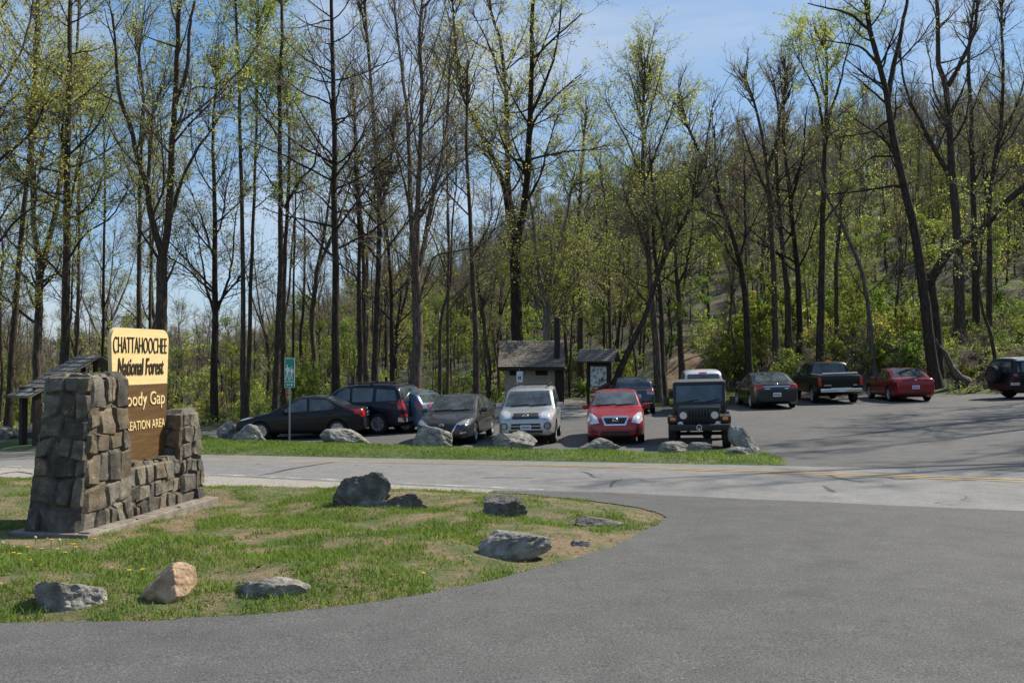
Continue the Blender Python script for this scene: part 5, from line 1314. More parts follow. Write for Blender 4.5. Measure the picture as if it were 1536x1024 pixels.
def tree_meshes(guides, seed, leaf=1500, lsize=.11, lmat=None, twig=1.45, lm=1.0, tr=1.0, b0=.35, l1=(1.0, .9, .30, .06), bark_m=None, fine=True, upright=0.0, blen=1.0, buds=0):
    """guides: [(points, r0, r1, start of branching 0-1)] in tree coordinates. Returns the trunk mesh and the crown mesh"""
    rng = np.random.default_rng(seed)
    Vs, Fs, off = [], [], 0
    GP, GR, GT = [], [], []
    for pts, r0, r1, bs in guides:
        Q, rr = resample(pts, r0, r1, 22, rng, .02)
        if Q[0][2] < .5: rr = rr * (1 + .55 * np.exp(-np.maximum(Q[:, 2] - Q[0][2], 0) / .45))
        GP.append(Q); GR.append(rr); GT.append(bs)
        V, F = tubes(Q[None], rr[None], 10, rng); Vs.append(V); Fs.append(F + off); off += len(V)
    L1P, L1R = [], []
    for Q, rr, bs in zip(GP, GR, GT):
        P_, R_ = spawn(Q[None], rr[None], rng, l1[0] * twig ** .5, bs, .98, l1[1], .22, lambda s, t: blen * (.9 + 3.4 * (1 - t) ** .75 * np.minimum(1, s / 9)), 8, .07 + upright, .11, .42, .012, .075)
        L1P.append(P_); L1R.append(R_)
        # the leader ends in branching too
        P_, R_ = spawn(Q[None], rr[None], rng, 5, .86, 1, .5, .2, lambda s, t: blen * 1.5 + 0 * t, 8, .08, .1, .7, .012, .04)
        L1P.append(P_); L1R.append(R_)
    P1, R1 = np.concatenate(L1P), np.concatenate(L1R)
    if len(P1):
        V, F = tubes(P1, R1, 5, rng); Vs.append(V); Fs.append(F + off); off += len(V)
    trunk = np_mesh('trunk', np.concatenate(Vs), [np.concatenate(Fs)]); trunk.materials.append(bark_m or M_BARK)
    P2, R2 = spawn(P1, R1, rng, 2.6 * twig, .12, 1, .75, .25, lambda s, t: .38 * s * (1.15 - .6 * t) + .3, 6, .05 + upright, .14, .6, .009 * tr, .03)
    P3, R3 = spawn(P2, R2, rng, 4.2 * twig, .12, 1, .7, .25, lambda s, t: .45 * s * (1.1 - .5 * t) + .2, 4, .04, .16, .65, .0068 * tr, .012)
    cv, cf, ci, ct, o2 = [], [], [], [], 0
    for P_, R_, sd in ((P2, R2, 3), (P3, R3, 3)):
        if len(P_) == 0: continue
        V, F = tubes(P_, R_, sd, rng); cv.append(V); cf.append(F + o2); ci.append(0); ct.append(np.zeros(len(V))); o2 += len(V)
    src = P3 if len(P3) else P2
    if leaf:
        V, F, t = leaves(src, rng, int(leaf * lm), lsize, .075, .45); cv.append(V); cf.append(F + o2); ci.append(1); ct.append(t); o2 += len(V)
    if buds:
        V, F, t = leaves(src, rng, buds, .05, .03); cv.append(V); cf.append(F + o2); ci.append(2); ct.append(t); o2 += len(V)
    if not cv: return trunk, None
    tt = np.concatenate(ct)
    crown = np_mesh('crown', np.concatenate(cv), cf, ci, True, np.stack([tt] * 3, 1))
    for m in (M_TWIG, lmat or M_LEAF, M_BUD): crown.materials.append(m)
    return trunk, crown
def put_tree(name, trunk, crown, loc, rz, sc, label, cat, group):
    o = empty(name, loc, rz, label, cat, group); o.scale = (sc, sc, sc) if not isinstance(sc, tuple) else sc
    link('trunk', trunk, o)
    if crown: link('crown', crown, o)
    return o

# --- the trees one can tell apart, each from its own trunk and limb lines
B = None
def own_tree(label, Y, limbs, leaf=600, name='bare_tree', seed=None, bs=.3, group='tall trees round the car park', cat='tree', depth=None, **k):
    """limbs: [(points in the photograph, width at start, width at end)]; the first starts at the ground (v = None)"""
    seed = seed or (abs(hash(label)) % 9999 if False else sum(map(ord, label)))
    rng = np.random.default_rng(seed)
    s = Y / FPX
    u0 = limbs[0][0][0][0]; x0 = xat(u0, Y); z0 = zg(x0, Y) - .25
    guides = []; placed = []
    for li, (pts, w0, w1) in enumerate(limbs):
        W = []
        # depth wanders off the trunk plane for the side limbs
        dep = rng.choice([-1, 1]) * rng.uniform(.35, .9) if li else rng.uniform(-.03, .03)
        if li and depth is not None: dep = depth
        a0 = pts[0]
        for (u, v) in pts:
            p = at(u, v, Y) if v is not None else Vector((x0, Y, z0))
            lat = math.hypot(u - a0[0], (v - a0[1]) if v is not None and a0[1] is not None else 0) * s if li else 0
            base_d = 0
            if li:                                    # start on the parent limb
                best = min(((Vector((q[0], 0, q[2])) - Vector((p.x - x0, 0, p.z - z0))).length, q[1]) for G in guides for q in G[0]) if (u, v) == a0 else None
                if best: off0 = best[1]
                base_d = off0 + dep * .55 * lat
            # keep the picture position when the point moves in depth
            f = (Y + base_d) / Y
            W.append(((p.x) * f - x0, Y * f - Y, (p.z - 2) * f + 2 - z0))
        Q, rr = resample(W, w0 * s / 2, w1 * s / 2, 30, rng)
        guides.append((Q, w0 * s / 2, max(.012, w1 * s / 2), bs if li == 0 else .12))
    k.setdefault('blen', 1.2); k['lsize'] = k.get('lsize', .11) * .72; k.setdefault('twig', 1.45 if leaf > 400 else 1.1)
    t, c = tree_meshes(guides, seed, leaf, lm=4.6, **k)
    return put_tree(name, t, c, (x0, Y, z0), 0, 1.0, label, cat, group)
T_ = own_tree
LF = dict(name='leafing_tree')
T_('slim leafing tree leaning right at the far left edge', 40, [([(12, B), (22, 450), (30, 330), (38, 250), (46, 120), (55, -60)], 11, 3)], 1500, **LF)
T_('tree off the left edge whose dark boughs reach into the top left corner', 33, [([(-60, B), (-52, 350), (-40, 150), (-20, 20), (-10, -100)], 16, 5), ([(-50, 330), (0, 245), (45, 205), (78, 150)], 7, 2), ([(-44, 220), (10, 120), (40, 60), (50, 0)], 6, 2), ([(-55, 420), (0, 365), (40, 320), (80, 300)], 6, 2)], 1800, **LF)
T_('leafing tree forking into a V behind the timber shelter roof', 42, [([(55, B), (60, 480), (62, 405)], 13, 11), ([(62, 405), (50, 330), (47, 200), (55, 60), (50, -80)], 9, 3), ([(62, 405), (78, 340), (88, 300), (95, 210), (110, 100), (120, -40)], 9, 3)], 2400, bs=.6, **LF)
T_('thick straight leafing tree with tiered boughs rising from the shelter roof', 38, [([(94, B), (97, 450), (100, 300), (105, 150), (108, 40), (110, -140)], 15, 4), ([(99, 395), (130, 350), (160, 330), (190, 290)], 4, 1.5), ([(98, 420), (60, 380), (30, 350)], 4, 1.5)], 3600, l1=(1.7, 1.25, .3, .06), bs=.35, **LF)
T_('thin straight trunk just right of the thick tiered tree', 46, [([(118, B), (119, 400), (121, 250), (120, 110)], 7, 2)], 700, **LF)
T_('thin pole tree seen above the left end of the yellow board', 48, [([(156, B), (157, 400), (158, 250), (154, 140)], 6, 2)], 500, **LF)
T_('straight dark tree rising behind the middle of the yellow board', 44, [([(205, B), (206, 400), (208, 270), (212, 150), (205, 60)], 9, 3)], 500, bs=.45)
T_('narrow dark tree close on the left of the big forked tree', 50, [([(227, B), (228, 420), (231, 300), (226, 200)], 7, 2)], 400)
T_('big crooked tree forking low above the right corner of the yellow board', 36, [([(240, B), (242, 460), (244, 386)], 19, 16),
    ([(244, 386), (253, 330), (256, 240), (262, 160), (262, 90), (268, 0), (272, -120)], 12, 4), ([(244, 386), (232, 340), (220, 270), (207, 230), (195, 185), (181, 150), (172, 75), (168, 20)], 11, 2.5),
    ([(253, 335), (270, 270), (292, 225), (318, 190), (338, 160)], 7, 2), ([(263, 155), (280, 95), (284, 35), (305, -40)], 7, 2.5), ([(222, 268), (228, 195), (214, 150), (208, 80), (215, 20)], 6, 2), ([(258, 210), (275, 150), (300, 130), (330, 135)], 5, 2)], 1500, bs=.75, **LF)
T_('candelabra tree with upswept lower boughs left of the green trail sign', 42, [([(322, B), (323, 480), (324, 290), (322, 200), (326, 100)], 13, 3), ([(323, 480), (305, 400), (296, 330)], 5, 1.5), ([(324, 470), (345, 400), (352, 320)], 5, 1.5), ([(324, 400), (300, 320), (290, 290)], 4, 1.5)], 900)
T_('left one of a close pair of slim leafing trees over the black saloon', 40, [([(366, B), (363, 450), (361, 300), (356, 150), (352, 20), (350, -120)], 9, 3)], 1800, bs=.5, **LF)
T_('right one of a close pair of slim leafing trees, bent to the right', 41, [([(370, B), (376, 430), (383, 250), (384, 130), (386, 20)], 8, 2.5)], 1500, bs=.5, **LF)
T_('tall leafing tree directly left above the green trail sign', 39, [([(413, B), (416, 420), (417, 250), (416, 120), (420, 40), (420, -80)], 11, 3.5)], 2200, bs=.4, **LF)
T_('tree with one long limb swinging right, behind the green trail sign', 40, [([(427, B), (428, 380), (432, 210), (428, 120)], 10, 3), ([(428, 310), (450, 270), (472, 245), (480, 190)], 5, 1.5)], 700, bs=.5)
T_('thin sapling pole right of the green trail sign', 47, [([(441, B), (441, 400), (446, 250), (440, 150)], 5, 1.5)], 200)
T_('tall bare mast-like tree with fine tiered twigs above the navy four by four', 38, [([(503, B), (504, 420), (502, 280), (499, 150), (497, 60), (498, -100)], 14, 4), ([(501, 190), (490, 130), (468, 85)], 4, 1.5), ([(500, 170), (515, 120), (530, 90)], 4, 1.5)], 250, l1=(2.0, 1.2, .3, .06), bs=.3, buds=1200)
T_('bare tree with a straight trunk right of the mast-like tree', 44, [([(540, B), (538, 400), (535, 300), (532, 150)], 9, 3)], 300, buds=900)
T_('bare tree crossing behind its straight neighbour', 46, [([(549, B), (545, 380), (538, 280), (528, 130)], 8, 2.5)], 200, buds=900)
T_('brown budding tree leaning left over the rear of the navy four by four', 43, [([(560, B), (566, 400), (568, 300), (560, 180), (553, 90), (545, -20)], 11, 3.5), ([(567, 330), (585, 250), (592, 170)], 5, 2)], 500, buds=2200, l1=(1.6, .8, .3, .06))
T_('dim bare trunk between the brown budding tree and the fan shaped tree', 46, [([(588, B), (586, 430), (580, 330), (573, 230)], 9, 2.5)], 300)
T_('fan shaped bare tree with several stems spreading above the dull blue hatchback', 37, [([(622, B), (624, 480), (622, 400)], 19, 14), ([(622, 400), (616, 300), (612, 200), (600, 90), (590, -10)], 9, 3), ([(623, 420), (626, 280), (630, 150), (628, 60), (640, -40)], 10, 3), ([(624, 430), (640, 350), (655, 270), (668, 190), (676, 100)], 9, 2.5), ([(624, 470), (650, 385), (690, 375), (725, 365)], 5, 1.5), ([(620, 350), (600, 260), (585, 190)], 5, 1.5)], 200, l1=(1.6, .6, .3, .06), bs=.8, buds=1800, upright=.03)
T_('thin upright tree right of the fan shaped bare tree', 45, [([(672, B), (670, 400), (668, 270), (672, 150)], 6, 2)], 500, **LF)
T_('dark clean trunk over the dark grey hatchback', 39, [([(717, B), (713, 470), (705, 330), (701, 230), (702, 90)], 11, 3)], 250, bs=.45)
T_('great many-limbed leafing tree standing behind the toilet building', 50, [([(774, B), (775, 450), (772, 360)], 18, 16), ([(772, 360), (762, 270), (761, 150), (755, 70), (738, 10), (730, -80)], 11, 3), ([(774, 370), (786, 300), (792, 200), (796, 100), (798, 0), (800, -100)], 12, 3.5),
    ([(764, 330), (750, 265), (722, 205), (692, 140), (683, 70), (678, 0)], 8, 2.5), ([(786, 290), (800, 190), (830, 150), (872, 112)], 5, 1.5), ([(797, 90), (830, 60), (872, 20)], 4, 1.5), ([(761, 140), (735, 70), (710, 20)], 4, 1.5), ([(793, 180), (822, 110), (840, 40), (845, -20)], 5, 1.5)], 3600, lsize=.13, bs=.8, blen=1.15, **LF)
T_('pale grey trunk leaning left above the toilet building ridge', 52, [([(816, B), (818, 460), (808, 400), (800, 330), (790, 280)], 10, 3)], 900, bark_m=M_BARKG, lmat=M_LEAFB, bs=.3, **LF)
T_('pale grey trunk leaning right over the tall vent pipe', 52, [([(824, B), (824, 460), (833, 390), (850, 330), (862, 260)], 10, 3), ([(826, 430), (800, 380), (770, 350)], 4, 1.5)], 2200, bark_m=M_BARKG, lmat=M_LEAFB, bs=.25, **LF)
T_('straight dark tree behind the notice board', 58, [([(872, B), (871, 450), (868, 360), (873, 250), (880, 160)], 12, 3)], 700, bs=.3, **LF)
T_('slim dark tree leaning left, right of the notice board roof', 54, [([(915, B), (912, 420), (908, 330), (900, 240)], 7, 2)], 600, **LF)
T_('tree with a rounded pale green crown standing alone against the sky by the trail', 46, [([(988, B), (983, 500), (973, 400), (968, 260), (967, 160), (968, 95)], 13, 3), ([(970, 300), (950, 230), (925, 180), (908, 150)], 5, 1.5), ([(968, 270), (990, 210), (1012, 150)], 5, 1.5), ([(968, 210), (955, 150), (945, 110)], 4, 1.5), ([(967, 200), (985, 140), (992, 100)], 4, 1.5)], 2300, lsize=.12, bs=.35, l1=(1.5, .7, .3, .06), **LF)
T_('second dark trunk close on the right of the rounded crown tree', 47, [([(997, B), (992, 480), (985, 400), (978, 290)], 11, 3)], 400)
T_('dark tree leaning steeply right from beside the notice board', 45, [([(905, B), (940, 530), (968, 470), (990, 400), (1015, 350), (1035, 310), (1048, 260)], 12, 3), ([(1000, 375), (985, 300), (975, 240)], 6, 2), ([(1020, 340), (1045, 290), (1062, 250)], 4, 1.5)], 350, bs=.4)
T_('short dark tree at the top of the dirt trail', 52, [([(1024, B), (1018, 450), (1012, 390), (1020, 300)], 11, 3), ([(1016, 430), (1032, 380), (1040, 320)], 5, 2)], 500, lmat=M_LEAFB, **LF)
T_('curved bare tree sweeping left above the white sport utility car', 50, [([(1125, B), (1118, 470), (1109, 395), (1095, 345), (1080, 310), (1062, 270), (1049, 235), (1030, 190), (1015, 140)], 13, 3), ([(1092, 340), (1075, 260), (1070, 190)], 5, 1.5), ([(1109, 395), (1120, 330), (1115, 240)], 6, 2), ([(1055, 250), (1062, 200), (1072, 150)], 4, 1.5)], 150, bs=.4, buds=900)
T_('bare tree with an open vase shaped top over the dark green black saloon', 53, [([(1165, B), (1160, 400), (1155, 310), (1147, 230), (1135, 170), (1116, 110)], 12, 3), ([(1150, 260), (1170, 190), (1160, 120)], 6, 2), ([(1152, 290), (1130, 240), (1105, 180)], 5, 1.5)], 200, bs=.5, l1=(1.5, .7, .3, .06), buds=1200)
T_('bare trunk right of the vase shaped tree', 55, [([(1184, B), (1180, 440), (1170, 330), (1165, 230), (1180, 120)], 12, 3)], 200, buds=900)
T_('bare tree curving left behind the black pickup cab', 54, [([(1201, B), (1196, 420), (1182, 290), (1175, 200), (1180, 100)], 11, 3), ([(1185, 310), (1205, 230), (1210, 160)], 5, 1.5)], 200, buds=900)
T_('tall tree with a pale green top standing over the black pickup', 51, [([(1230, B), (1233, 420), (1237, 260), (1240, 170), (1241, 100), (1238, 40)], 14, 3), ([(1238, 200), (1220, 130), (1195, 85)], 5, 1.5), ([(1240, 190), (1262, 120), (1278, 55)], 5, 1.5), ([(1240, 150), (1225, 90), (1215, 50)], 4, 1.5)], 1900, lsize=.12, bs=.4, **LF)
T_('shadowed trunk just right of the pale topped tree', 56, [([(1255, B), (1255, 420), (1262, 300), (1258, 180)], 8, 2)], 500, **LF)
T_('bleached leaning dead tree with few limbs over the black pickup', 50, [([(1314, B), (1297, 420), (1272, 355), (1245, 300), (1226, 270)], 9, 3)], 0, name='dead_tree', bark_m=M_DEAD, twig=.3, l1=(.3, .8, .3, .06))
T_('great dark tree leaning left, rooted behind the dark red saloon', 48, [([(1404, B), (1394, 510), (1385, 430), (1372, 350), (1355, 280), (1340, 215), (1331, 150), (1318, 95), (1304, 45), (1300, 0), (1298, -80)], 18, 5), ([(1332, 145), (1342, 95), (1352, 50), (1361, 0), (1366, -80)], 9, 3), ([(1335, 180), (1300, 200), (1262, 205)], 4, 1.5), ([(1320, 100), (1290, 70), (1240, 60)], 5, 1.5), ([(1304, 45), (1270, 20), (1212, 5)], 5, 1.5), ([(1345, 235), (1310, 235), (1280, 260)], 4, 1.5)], 150, bs=.45, buds=800)
T_('tree bent low to the right in a long bough, beside the great leaning tree', 49, [([(1410, B), (1404, 490), (1396, 420)], 13, 12), ([(1396, 420), (1425, 375), (1465, 350), (1500, 310), (1536, 279), (1580, 235)], 14, 8)], 100, bs=.9, depth=-.35, l1=(.5, .8, .3, .06))
T_('broad dark tree dividing high up, right of the low bent bough', 54, [([(1440, B), (1437, 400), (1427, 250), (1422, 130), (1410, 90), (1408, 20), (1400, -70)], 17, 4), ([(1422, 130), (1440, 95), (1460, 40), (1466, -40)], 8, 2.5), ([(1420, 255), (1385, 190), (1360, 130), (1348, 70)], 8, 2), ([(1422, 180), (1400, 130), (1390, 70)], 4, 1.5)], 150, bs=.5, buds=1000)
T_('straight bare trunk second from the right edge', 56, [([(1466, B), (1463, 370), (1460, 200), (1456, 90), (1464, 0)], 12, 3.5)], 200, buds=900, bs=.4)
T_('bare tree with crooked fork nearest the right edge', 55, [([(1484, B), (1483, 330), (1487, 270), (1500, 200), (1505, 100), (1502, -20)], 10, 3), ([(1500, 210), (1525, 160), (1540, 110)], 5, 2), ([(1484, 330), (1475, 260), (1480, 190)], 5, 2)], 200, buds=900, bs=.4)
T_('thin wavy dark stem rising beside the off-road wagon with white roof', 47, [([(1497, B), (1490, 520), (1471, 430), (1478, 320)], 7, 2)], 150)

# trees beyond the right edge, whose shadows streak the car park
VAR = []
def variant(seed, H, r, leaf, kind='straight', **k):
    k.setdefault('tr', 1.5); k.setdefault('lm', .9)
    rng = np.random.default_rng(seed)
    n = 7; zz = np.linspace(0, 1, n) * H
    xy = np.cumsum(rng.normal(0, .012 * H, (n, 2)), axis=0); xy -= xy[0]; lean = rng.normal(0, .03, 2) * H
    P = np.stack([xy[:, 0] + lean[0] * zz / H, xy[:, 1] + lean[1] * zz / H, zz], 1)
    G = []
    if kind == 'fork':
        f = rng.integers(2, 4); G.append((P[:f + 1], r, r * .75, .6))
        for sgn in (-1, 1):
            a = rng.uniform(0, 6.28); d = np.array([math.cos(a), math.sin(a), 0]) * sgn
            Q = P[f:] + d[None] * ((zz[f:] - zz[f]) * rng.uniform(.10, .22))[:, None]; Q[:, 2] = P[f:, 2] * rng.uniform(.9, 1.02) + (1 - 1) ; Q[0] = P[f]
            G.append((Q, r * .65, .02, .12))
    else: G.append((P, r, .02, k.pop('bs', .35)))
    k.pop('bs', None)
    return tree_meshes(G, seed, leaf, **k)
VB = [variant(101, 19, .20, 0, buds=900, twig=1.15), variant(102, 17, .17, 150, 'fork', buds=800, twig=1.15), variant(103, 21, .22, 120, 'fork', twig=1.15), variant(104, 16, .14, 0, buds=700, twig=1.2)]
VL = [variant(111, 18, .17, 1500), variant(112, 15, .14, 1300, 'fork'), variant(113, 20, .19, 1700, 'fork'), variant(114, 13, .11, 1200)]
US = [variant(121, 6.5, .05, 1700, 'fork', lmat=M_LEAFB, blen=.7, lsize=.12), variant(122, 5, .04, 1500, 'fork', lmat=M_LEAFB, blen=.6, lsize=.11, bs=.2), variant(123, 8, .06, 1900, lmat=M_LEAFB, blen=.75, lsize=.12, bs=.2), variant(124, 7, .05, 900, lmat=M_LEAF, blen=.7, lsize=.12, bs=.25)]
rg = random.Random(21)
for i, (x, y) in enumerate([(25.5, 36.5), (28, 39), (31, 37), (29, 43.5), (33, 41), (36, 44), (30.5, 33.5), (27.5, 32), (34, 36), (38, 40), (24.5, 27), (35, 31)]):
    v = VB[i % 4]; put_tree('bare_tree', v[0], v[1], (x, y, zg(x, y) - .2), rg.uniform(0, 6.28), rg.uniform(1.0, 1.25), 'bare tree beyond the right edge of the picture, shading the asphalt', 'tree', 'trees beyond the right edge')

# --- woods: filling individuals, nearest first
def uv(x, y): return (CX + FPX * x / y, )
taken = [(xat(u, Y), Y) for u, Y in ((94, 38), (240, 36), (774, 50), (1404, 48), (622, 37))]
def lot_clear(x, y):
    """behind the car park and the buildings"""
    u = CX + FPX * x / y
    back = np.interp(u, [-300, 150, 300, 560, 640, 735, 760, 900, 960, 1100, 1300, 1400, 1420, 1536, 1800], [39, 40, 40, 41, 43, 47, 54, 54, 49, 51.5, 50.5, 49.5, 47, 46, 45])
    return y > back + .5
pts = []
def scatter(n, umin, umax, ymin, ymax, gap, rng, bias=1.0):
    out = []
    for _ in range(n * 30):
        if len(out) >= n: break
        y = ymin + (ymax - ymin) * rng.random() ** bias; u = rng.uniform(umin, umax); x = (u - CX) / FPX * y
        if not lot_clear(x, y): continue
        if any((x - a) ** 2 + (y - b) ** 2 < gap * gap for a, b in pts): continue
        if 995 < u < 1075 and y < 58 or 1385 < u < 1600 and y < 62: continue             # keep the trail open
        pts.append((x, y)); out.append((x, y))
    return out
for x, y in scatter(95, -60, 1600, 44, 92, 1.9, rg, 1.1):
    u = CX + FPX * x / y
    if u < 520 and rg.random() < .45: continue
    v = rg.choice(VB)
    put_tree('bare_tree', v[0], v[1], (x, y, zg(x, y) - .2), rg.uniform(0, 6.28), rg.uniform(.55, .95) * (1 if u < 700 else .85 if u < 950 else .72), 'slender leafless tree deep in the woods behind the car park', 'tree', 'leafless trees of the woods')
for x, y in scatter(52, -60, 1600, 44, 95, 2.2, rg, 1.1):
    u = CX + FPX * x / y
    if u < 520 and rg.random() < .45: continue
    v = rg.choice(VL)
    if u < 480 and rg.random() < .6: v = rg.choice(VB)
    put_tree('leafing_tree', v[0], v[1], (x, y, zg(x, y) - .2), rg.uniform(0, 6.28), rg.uniform(.5, .9) * (1 if u < 700 else .8 if u < 950 else .7), 'slender tree in thin young leaf deep in the woods behind the car park', 'tree', 'leafing trees of the woods')
for x, y in scatter(44, 440, 1580, 50, 80, 1.6, rg, 1.2) + scatter(9, -40, 460, 45, 62, 1.6, rg, 1.0):
    v = rg.choice(US)
    put_tree('understory_tree', v[0], v[1], (x, y, zg(x, y) - .1), rg.uniform(0, 6.28), rg.uniform(.55, 1.0), 'small bright green understory tree among the taller trunks', 'small tree', 'understory trees')

# --- shrubs on the bank and along the lot edge
def shrub_meshes(seed, n_st, h, leaf, lmat, ls=.10, spread=.5):
    rng = np.random.default_rng(seed); P = []
    for k in range(n_st):
        a = rng.uniform(0, 6.28); d = np.array([math.cos(a) * spread, math.sin(a) * spread, 1.0]) * rng.uniform(.6, 1.1); b = np.array([rng.normal(0, .12), rng.normal(0, .12), -.1])
        t = np.linspace(0, 1, 7)[:, None]; q = b + d * t * h + np.cumsum(rng.normal(0, .04 * h, (7, 3)), 0) * t; q[:, 2] -= (t[:, 0] ** 2) * h * rng.uniform(0, .25); P.append(q)
    P = np.array(P); Rr = np.linspace(.022, .006, 7)[None].repeat(len(P), 0)
    P2, R2 = spawn(P, Rr, rng, 5.0 / max(.6, h) * 1.6, .2, 1, .8, .3, lambda s, t: .38 * s * (1.1 - .5 * t), 5, .06, .16, .6, .006, .012)
    P3, R3 = spawn(P2, R2, rng, 7, .1, 1, .8, .3, lambda s, t: .45 * s + .05, 4, .03, .16, .6, .004, .007)
    V, F = tubes(np.concatenate([P]), Rr, 4, rng); st = np_mesh('stem', V, [F]); st.materials.append(M_TWIG)
    cv, cf, ci, ct, o2 = [], [], [], [], 0
    for p_, r_ in ((P2, R2), (P3, R3)):
        V, F = tubes(p_, r_, 3, rng); cv.append(V); cf.append(F + o2); ci.append(0); ct.append(np.zeros(len(V))); o2 += len(V)
    V, F, t = leaves(P3, rng, leaf, ls, .05); cv.append(V); cf.append(F + o2); ci.append(1); ct.append(t)
    cr = np_mesh('foliage', np.concatenate(cv), cf, ci, True, np.stack([np.concatenate(ct)] * 3, 1)); cr.materials.append(M_TWIG); cr.materials.append(lmat)
    return st, cr
SH = [shrub_meshes(201, 9, 1.6, 1700, M_LEAFB), shrub_meshes(202, 8, 2.2, 2000, M_LEAFB, .11), shrub_meshes(203, 10, 1.3, 300, M_LEAFB, .08), shrub_meshes(204, 9, 1.9, 900, M_LEAF, .10), shrub_meshes(205, 12, 1.1, 40, M_BUD, .06)]
def shrub(x, y, k, sc, label, group):
    o = empty('shrub', (x, y, zg(x, y)), rg.uniform(0, 6.28), label, 'shrub', group); o.scale = (sc, sc, sc)
    link('stem', SH[k][0], o); link('foliage', SH[k][1], o)
pts2 = []
def bank_points(n, u0, u1, y0, y1, gap):
    out = []
    for _ in range(n * 40):
        if len(out) >= n: break
        u = rg.uniform(u0, u1); y = rg.uniform(y0, y1); x = (u - CX) / FPX * y
        if not lot_clear(x, y + (.9 if u > 1080 else 0)) or (985 < u < 1070 and y < 56): continue
        if any((x - a) ** 2 + (y - b) ** 2 < gap * gap for a, b in pts2): continue
        pts2.append((x, y)); out.append((x, y))
    return out
for x, y in bank_points(85, 1070, 1600, 47.5, 68, 1.0): shrub(x, y, rg.choice([0, 0, 1, 1, 3]), rg.uniform(.7, 1.25) * (1 if CX + FPX * x / y < 1390 else .55), 'leafy green shrub on the wooded bank behind the far row of cars', 'leafy shrubs on the bank')
for x, y in bank_points(130, 1060, 1600, 46.5, 60, .65): shrub(x, y, rg.choice([2, 4]), rg.uniform(.7, 1.2), 'twiggy nearly leafless bush on the bank behind the far row of cars', 'twiggy bushes on the bank')
for x, y in bank_points(60, 300, 960, 42, 68, 1.1): shrub(x, y, rg.choice([0, 1, 2, 3, 4]), rg.uniform(.6, 1.1), 'undergrowth bush among the trunks behind the near parked cars', 'undergrowth behind the near cars')
for x, y in bank_points(26, -60, 330, 42, 62, 1.1): shrub(x, y, rg.choice([2, 3, 4, 4]), rg.uniform(.4, .75), 'undergrowth bush at the foot of the trees left of the car park', 'undergrowth left of the car park')

# --- dead wood and the split stump
def log_mesh(name, P, r0, r1, mat, seed, jag=.25):
    rng = np.random.default_rng(seed); Q, rr = resample(P, r0, r1, 16, rng, .01); rr = rr * (1 + rng.normal(0, .12, 16))
    V, F = tubes(Q[None], rr[None], 12, rng); V = V + rng.normal(0, r0 * .10, V.shape)
    V[-12:] += nrm(Q[-1] - Q[-2])[None] * rng.uniform(-jag, jag, (12, 1))
    V = np.concatenate([V, Q[:1], Q[-1:]]); n = len(V)
    caps = np.array([(n - 2, (j + 1) % 12, j) for j in range(12)] + [(n - 1, n - 14 + j, n - 14 + (j + 1) % 12) for j in range(12)])
    me = np_mesh(name, V, [F, caps]); me.materials.append(mat); return me
def log(label, pts, Y, r0, r1, seed, name='fallen_log', mat=M_DEAD, cat='log'):
    W = []
    x0 = xat(pts[0][0], Y); z0 = zg(x0, Y)
    for q in pts:
        u, v = q[0], q[1]; yy = q[2] if len(q) > 2 else Y
        p = at(u, v, yy); z = p.z if v is not None else 0
        W.append((p.x - x0, yy - Y, max(p.z, zg(p.x, yy) + r1 * .5) - z0))
    o = link(name, log_mesh(name, W, r0, r1, mat, seed)); o.location = (x0, Y, z0); return tag(o, label, cat, 'dead wood on the bank')
log('pale split stump leaning left at the foot of the great leaning tree', [(1452, 592), (1432, 560), (1415, 528), (1404, 512)], 47.5, .26, .09, 3, 'broken_stump', M_DEAD, 'stump')
log('grey log lying level behind the spare wheel of the off-road wagon', [(1448, 572), (1480, 568), (1512, 570)], 50.2, .17, .13, 4)
log('long low log at the lot edge right of the dark red saloon', [(1425, 588), (1460, 590), (1500, 588)], 49, .16, .12, 5)
log('thin fallen log on the shaded slope above the off-road wagon', [(1440, 480, 58), (1490, 474, 59), (1536, 455, 60)], 58, .14, .09, 6)
log('thin pale fallen branch on the dirt near the dark blue grey car', [(982, 578), (992, 588)], 47.5, .06, .04, 7, 'fallen_branch', M_DEAD, 'branch')
log('dark log across the dirt trail', [(1005, 590), (1030, 588), (1055, 592)], 50, .2, .15, 8, 'fallen_log', M_BARK)
log('weathered log between the black pickup and the dark green black saloon', [(1180, 584), (1215, 582)], 50.5, .18, .14, 9)

# --- trail of bare dirt up the slope, lawn behind the lot
def patch(name, px, off, mat, step=.4, lift=None):
    return sheet(name, smooth_poly([gnd(u, v).to_2d() for u, v in px], True, 5), off, mat, step, lift)
patch('trail', [(985, 583), (1000, 560), (1002, 545), (1020, 534), (1050, 532), (1068, 545), (1066, 565), (1088, 583), (1060, 592), (1010, 592)], .05, M_DIRT)
LB = [(955, 606), (985, 590), (1030, 588), (1090, 589), (1130, 594), (1120, 603), (1060, 607), (985, 609)]
LAWNB = smooth_poly([gnd(u, v).to_2d() for u, v in LB], True, 5)
sheet('lawn_back', LAWNB, .02, M_VERGE, .4)

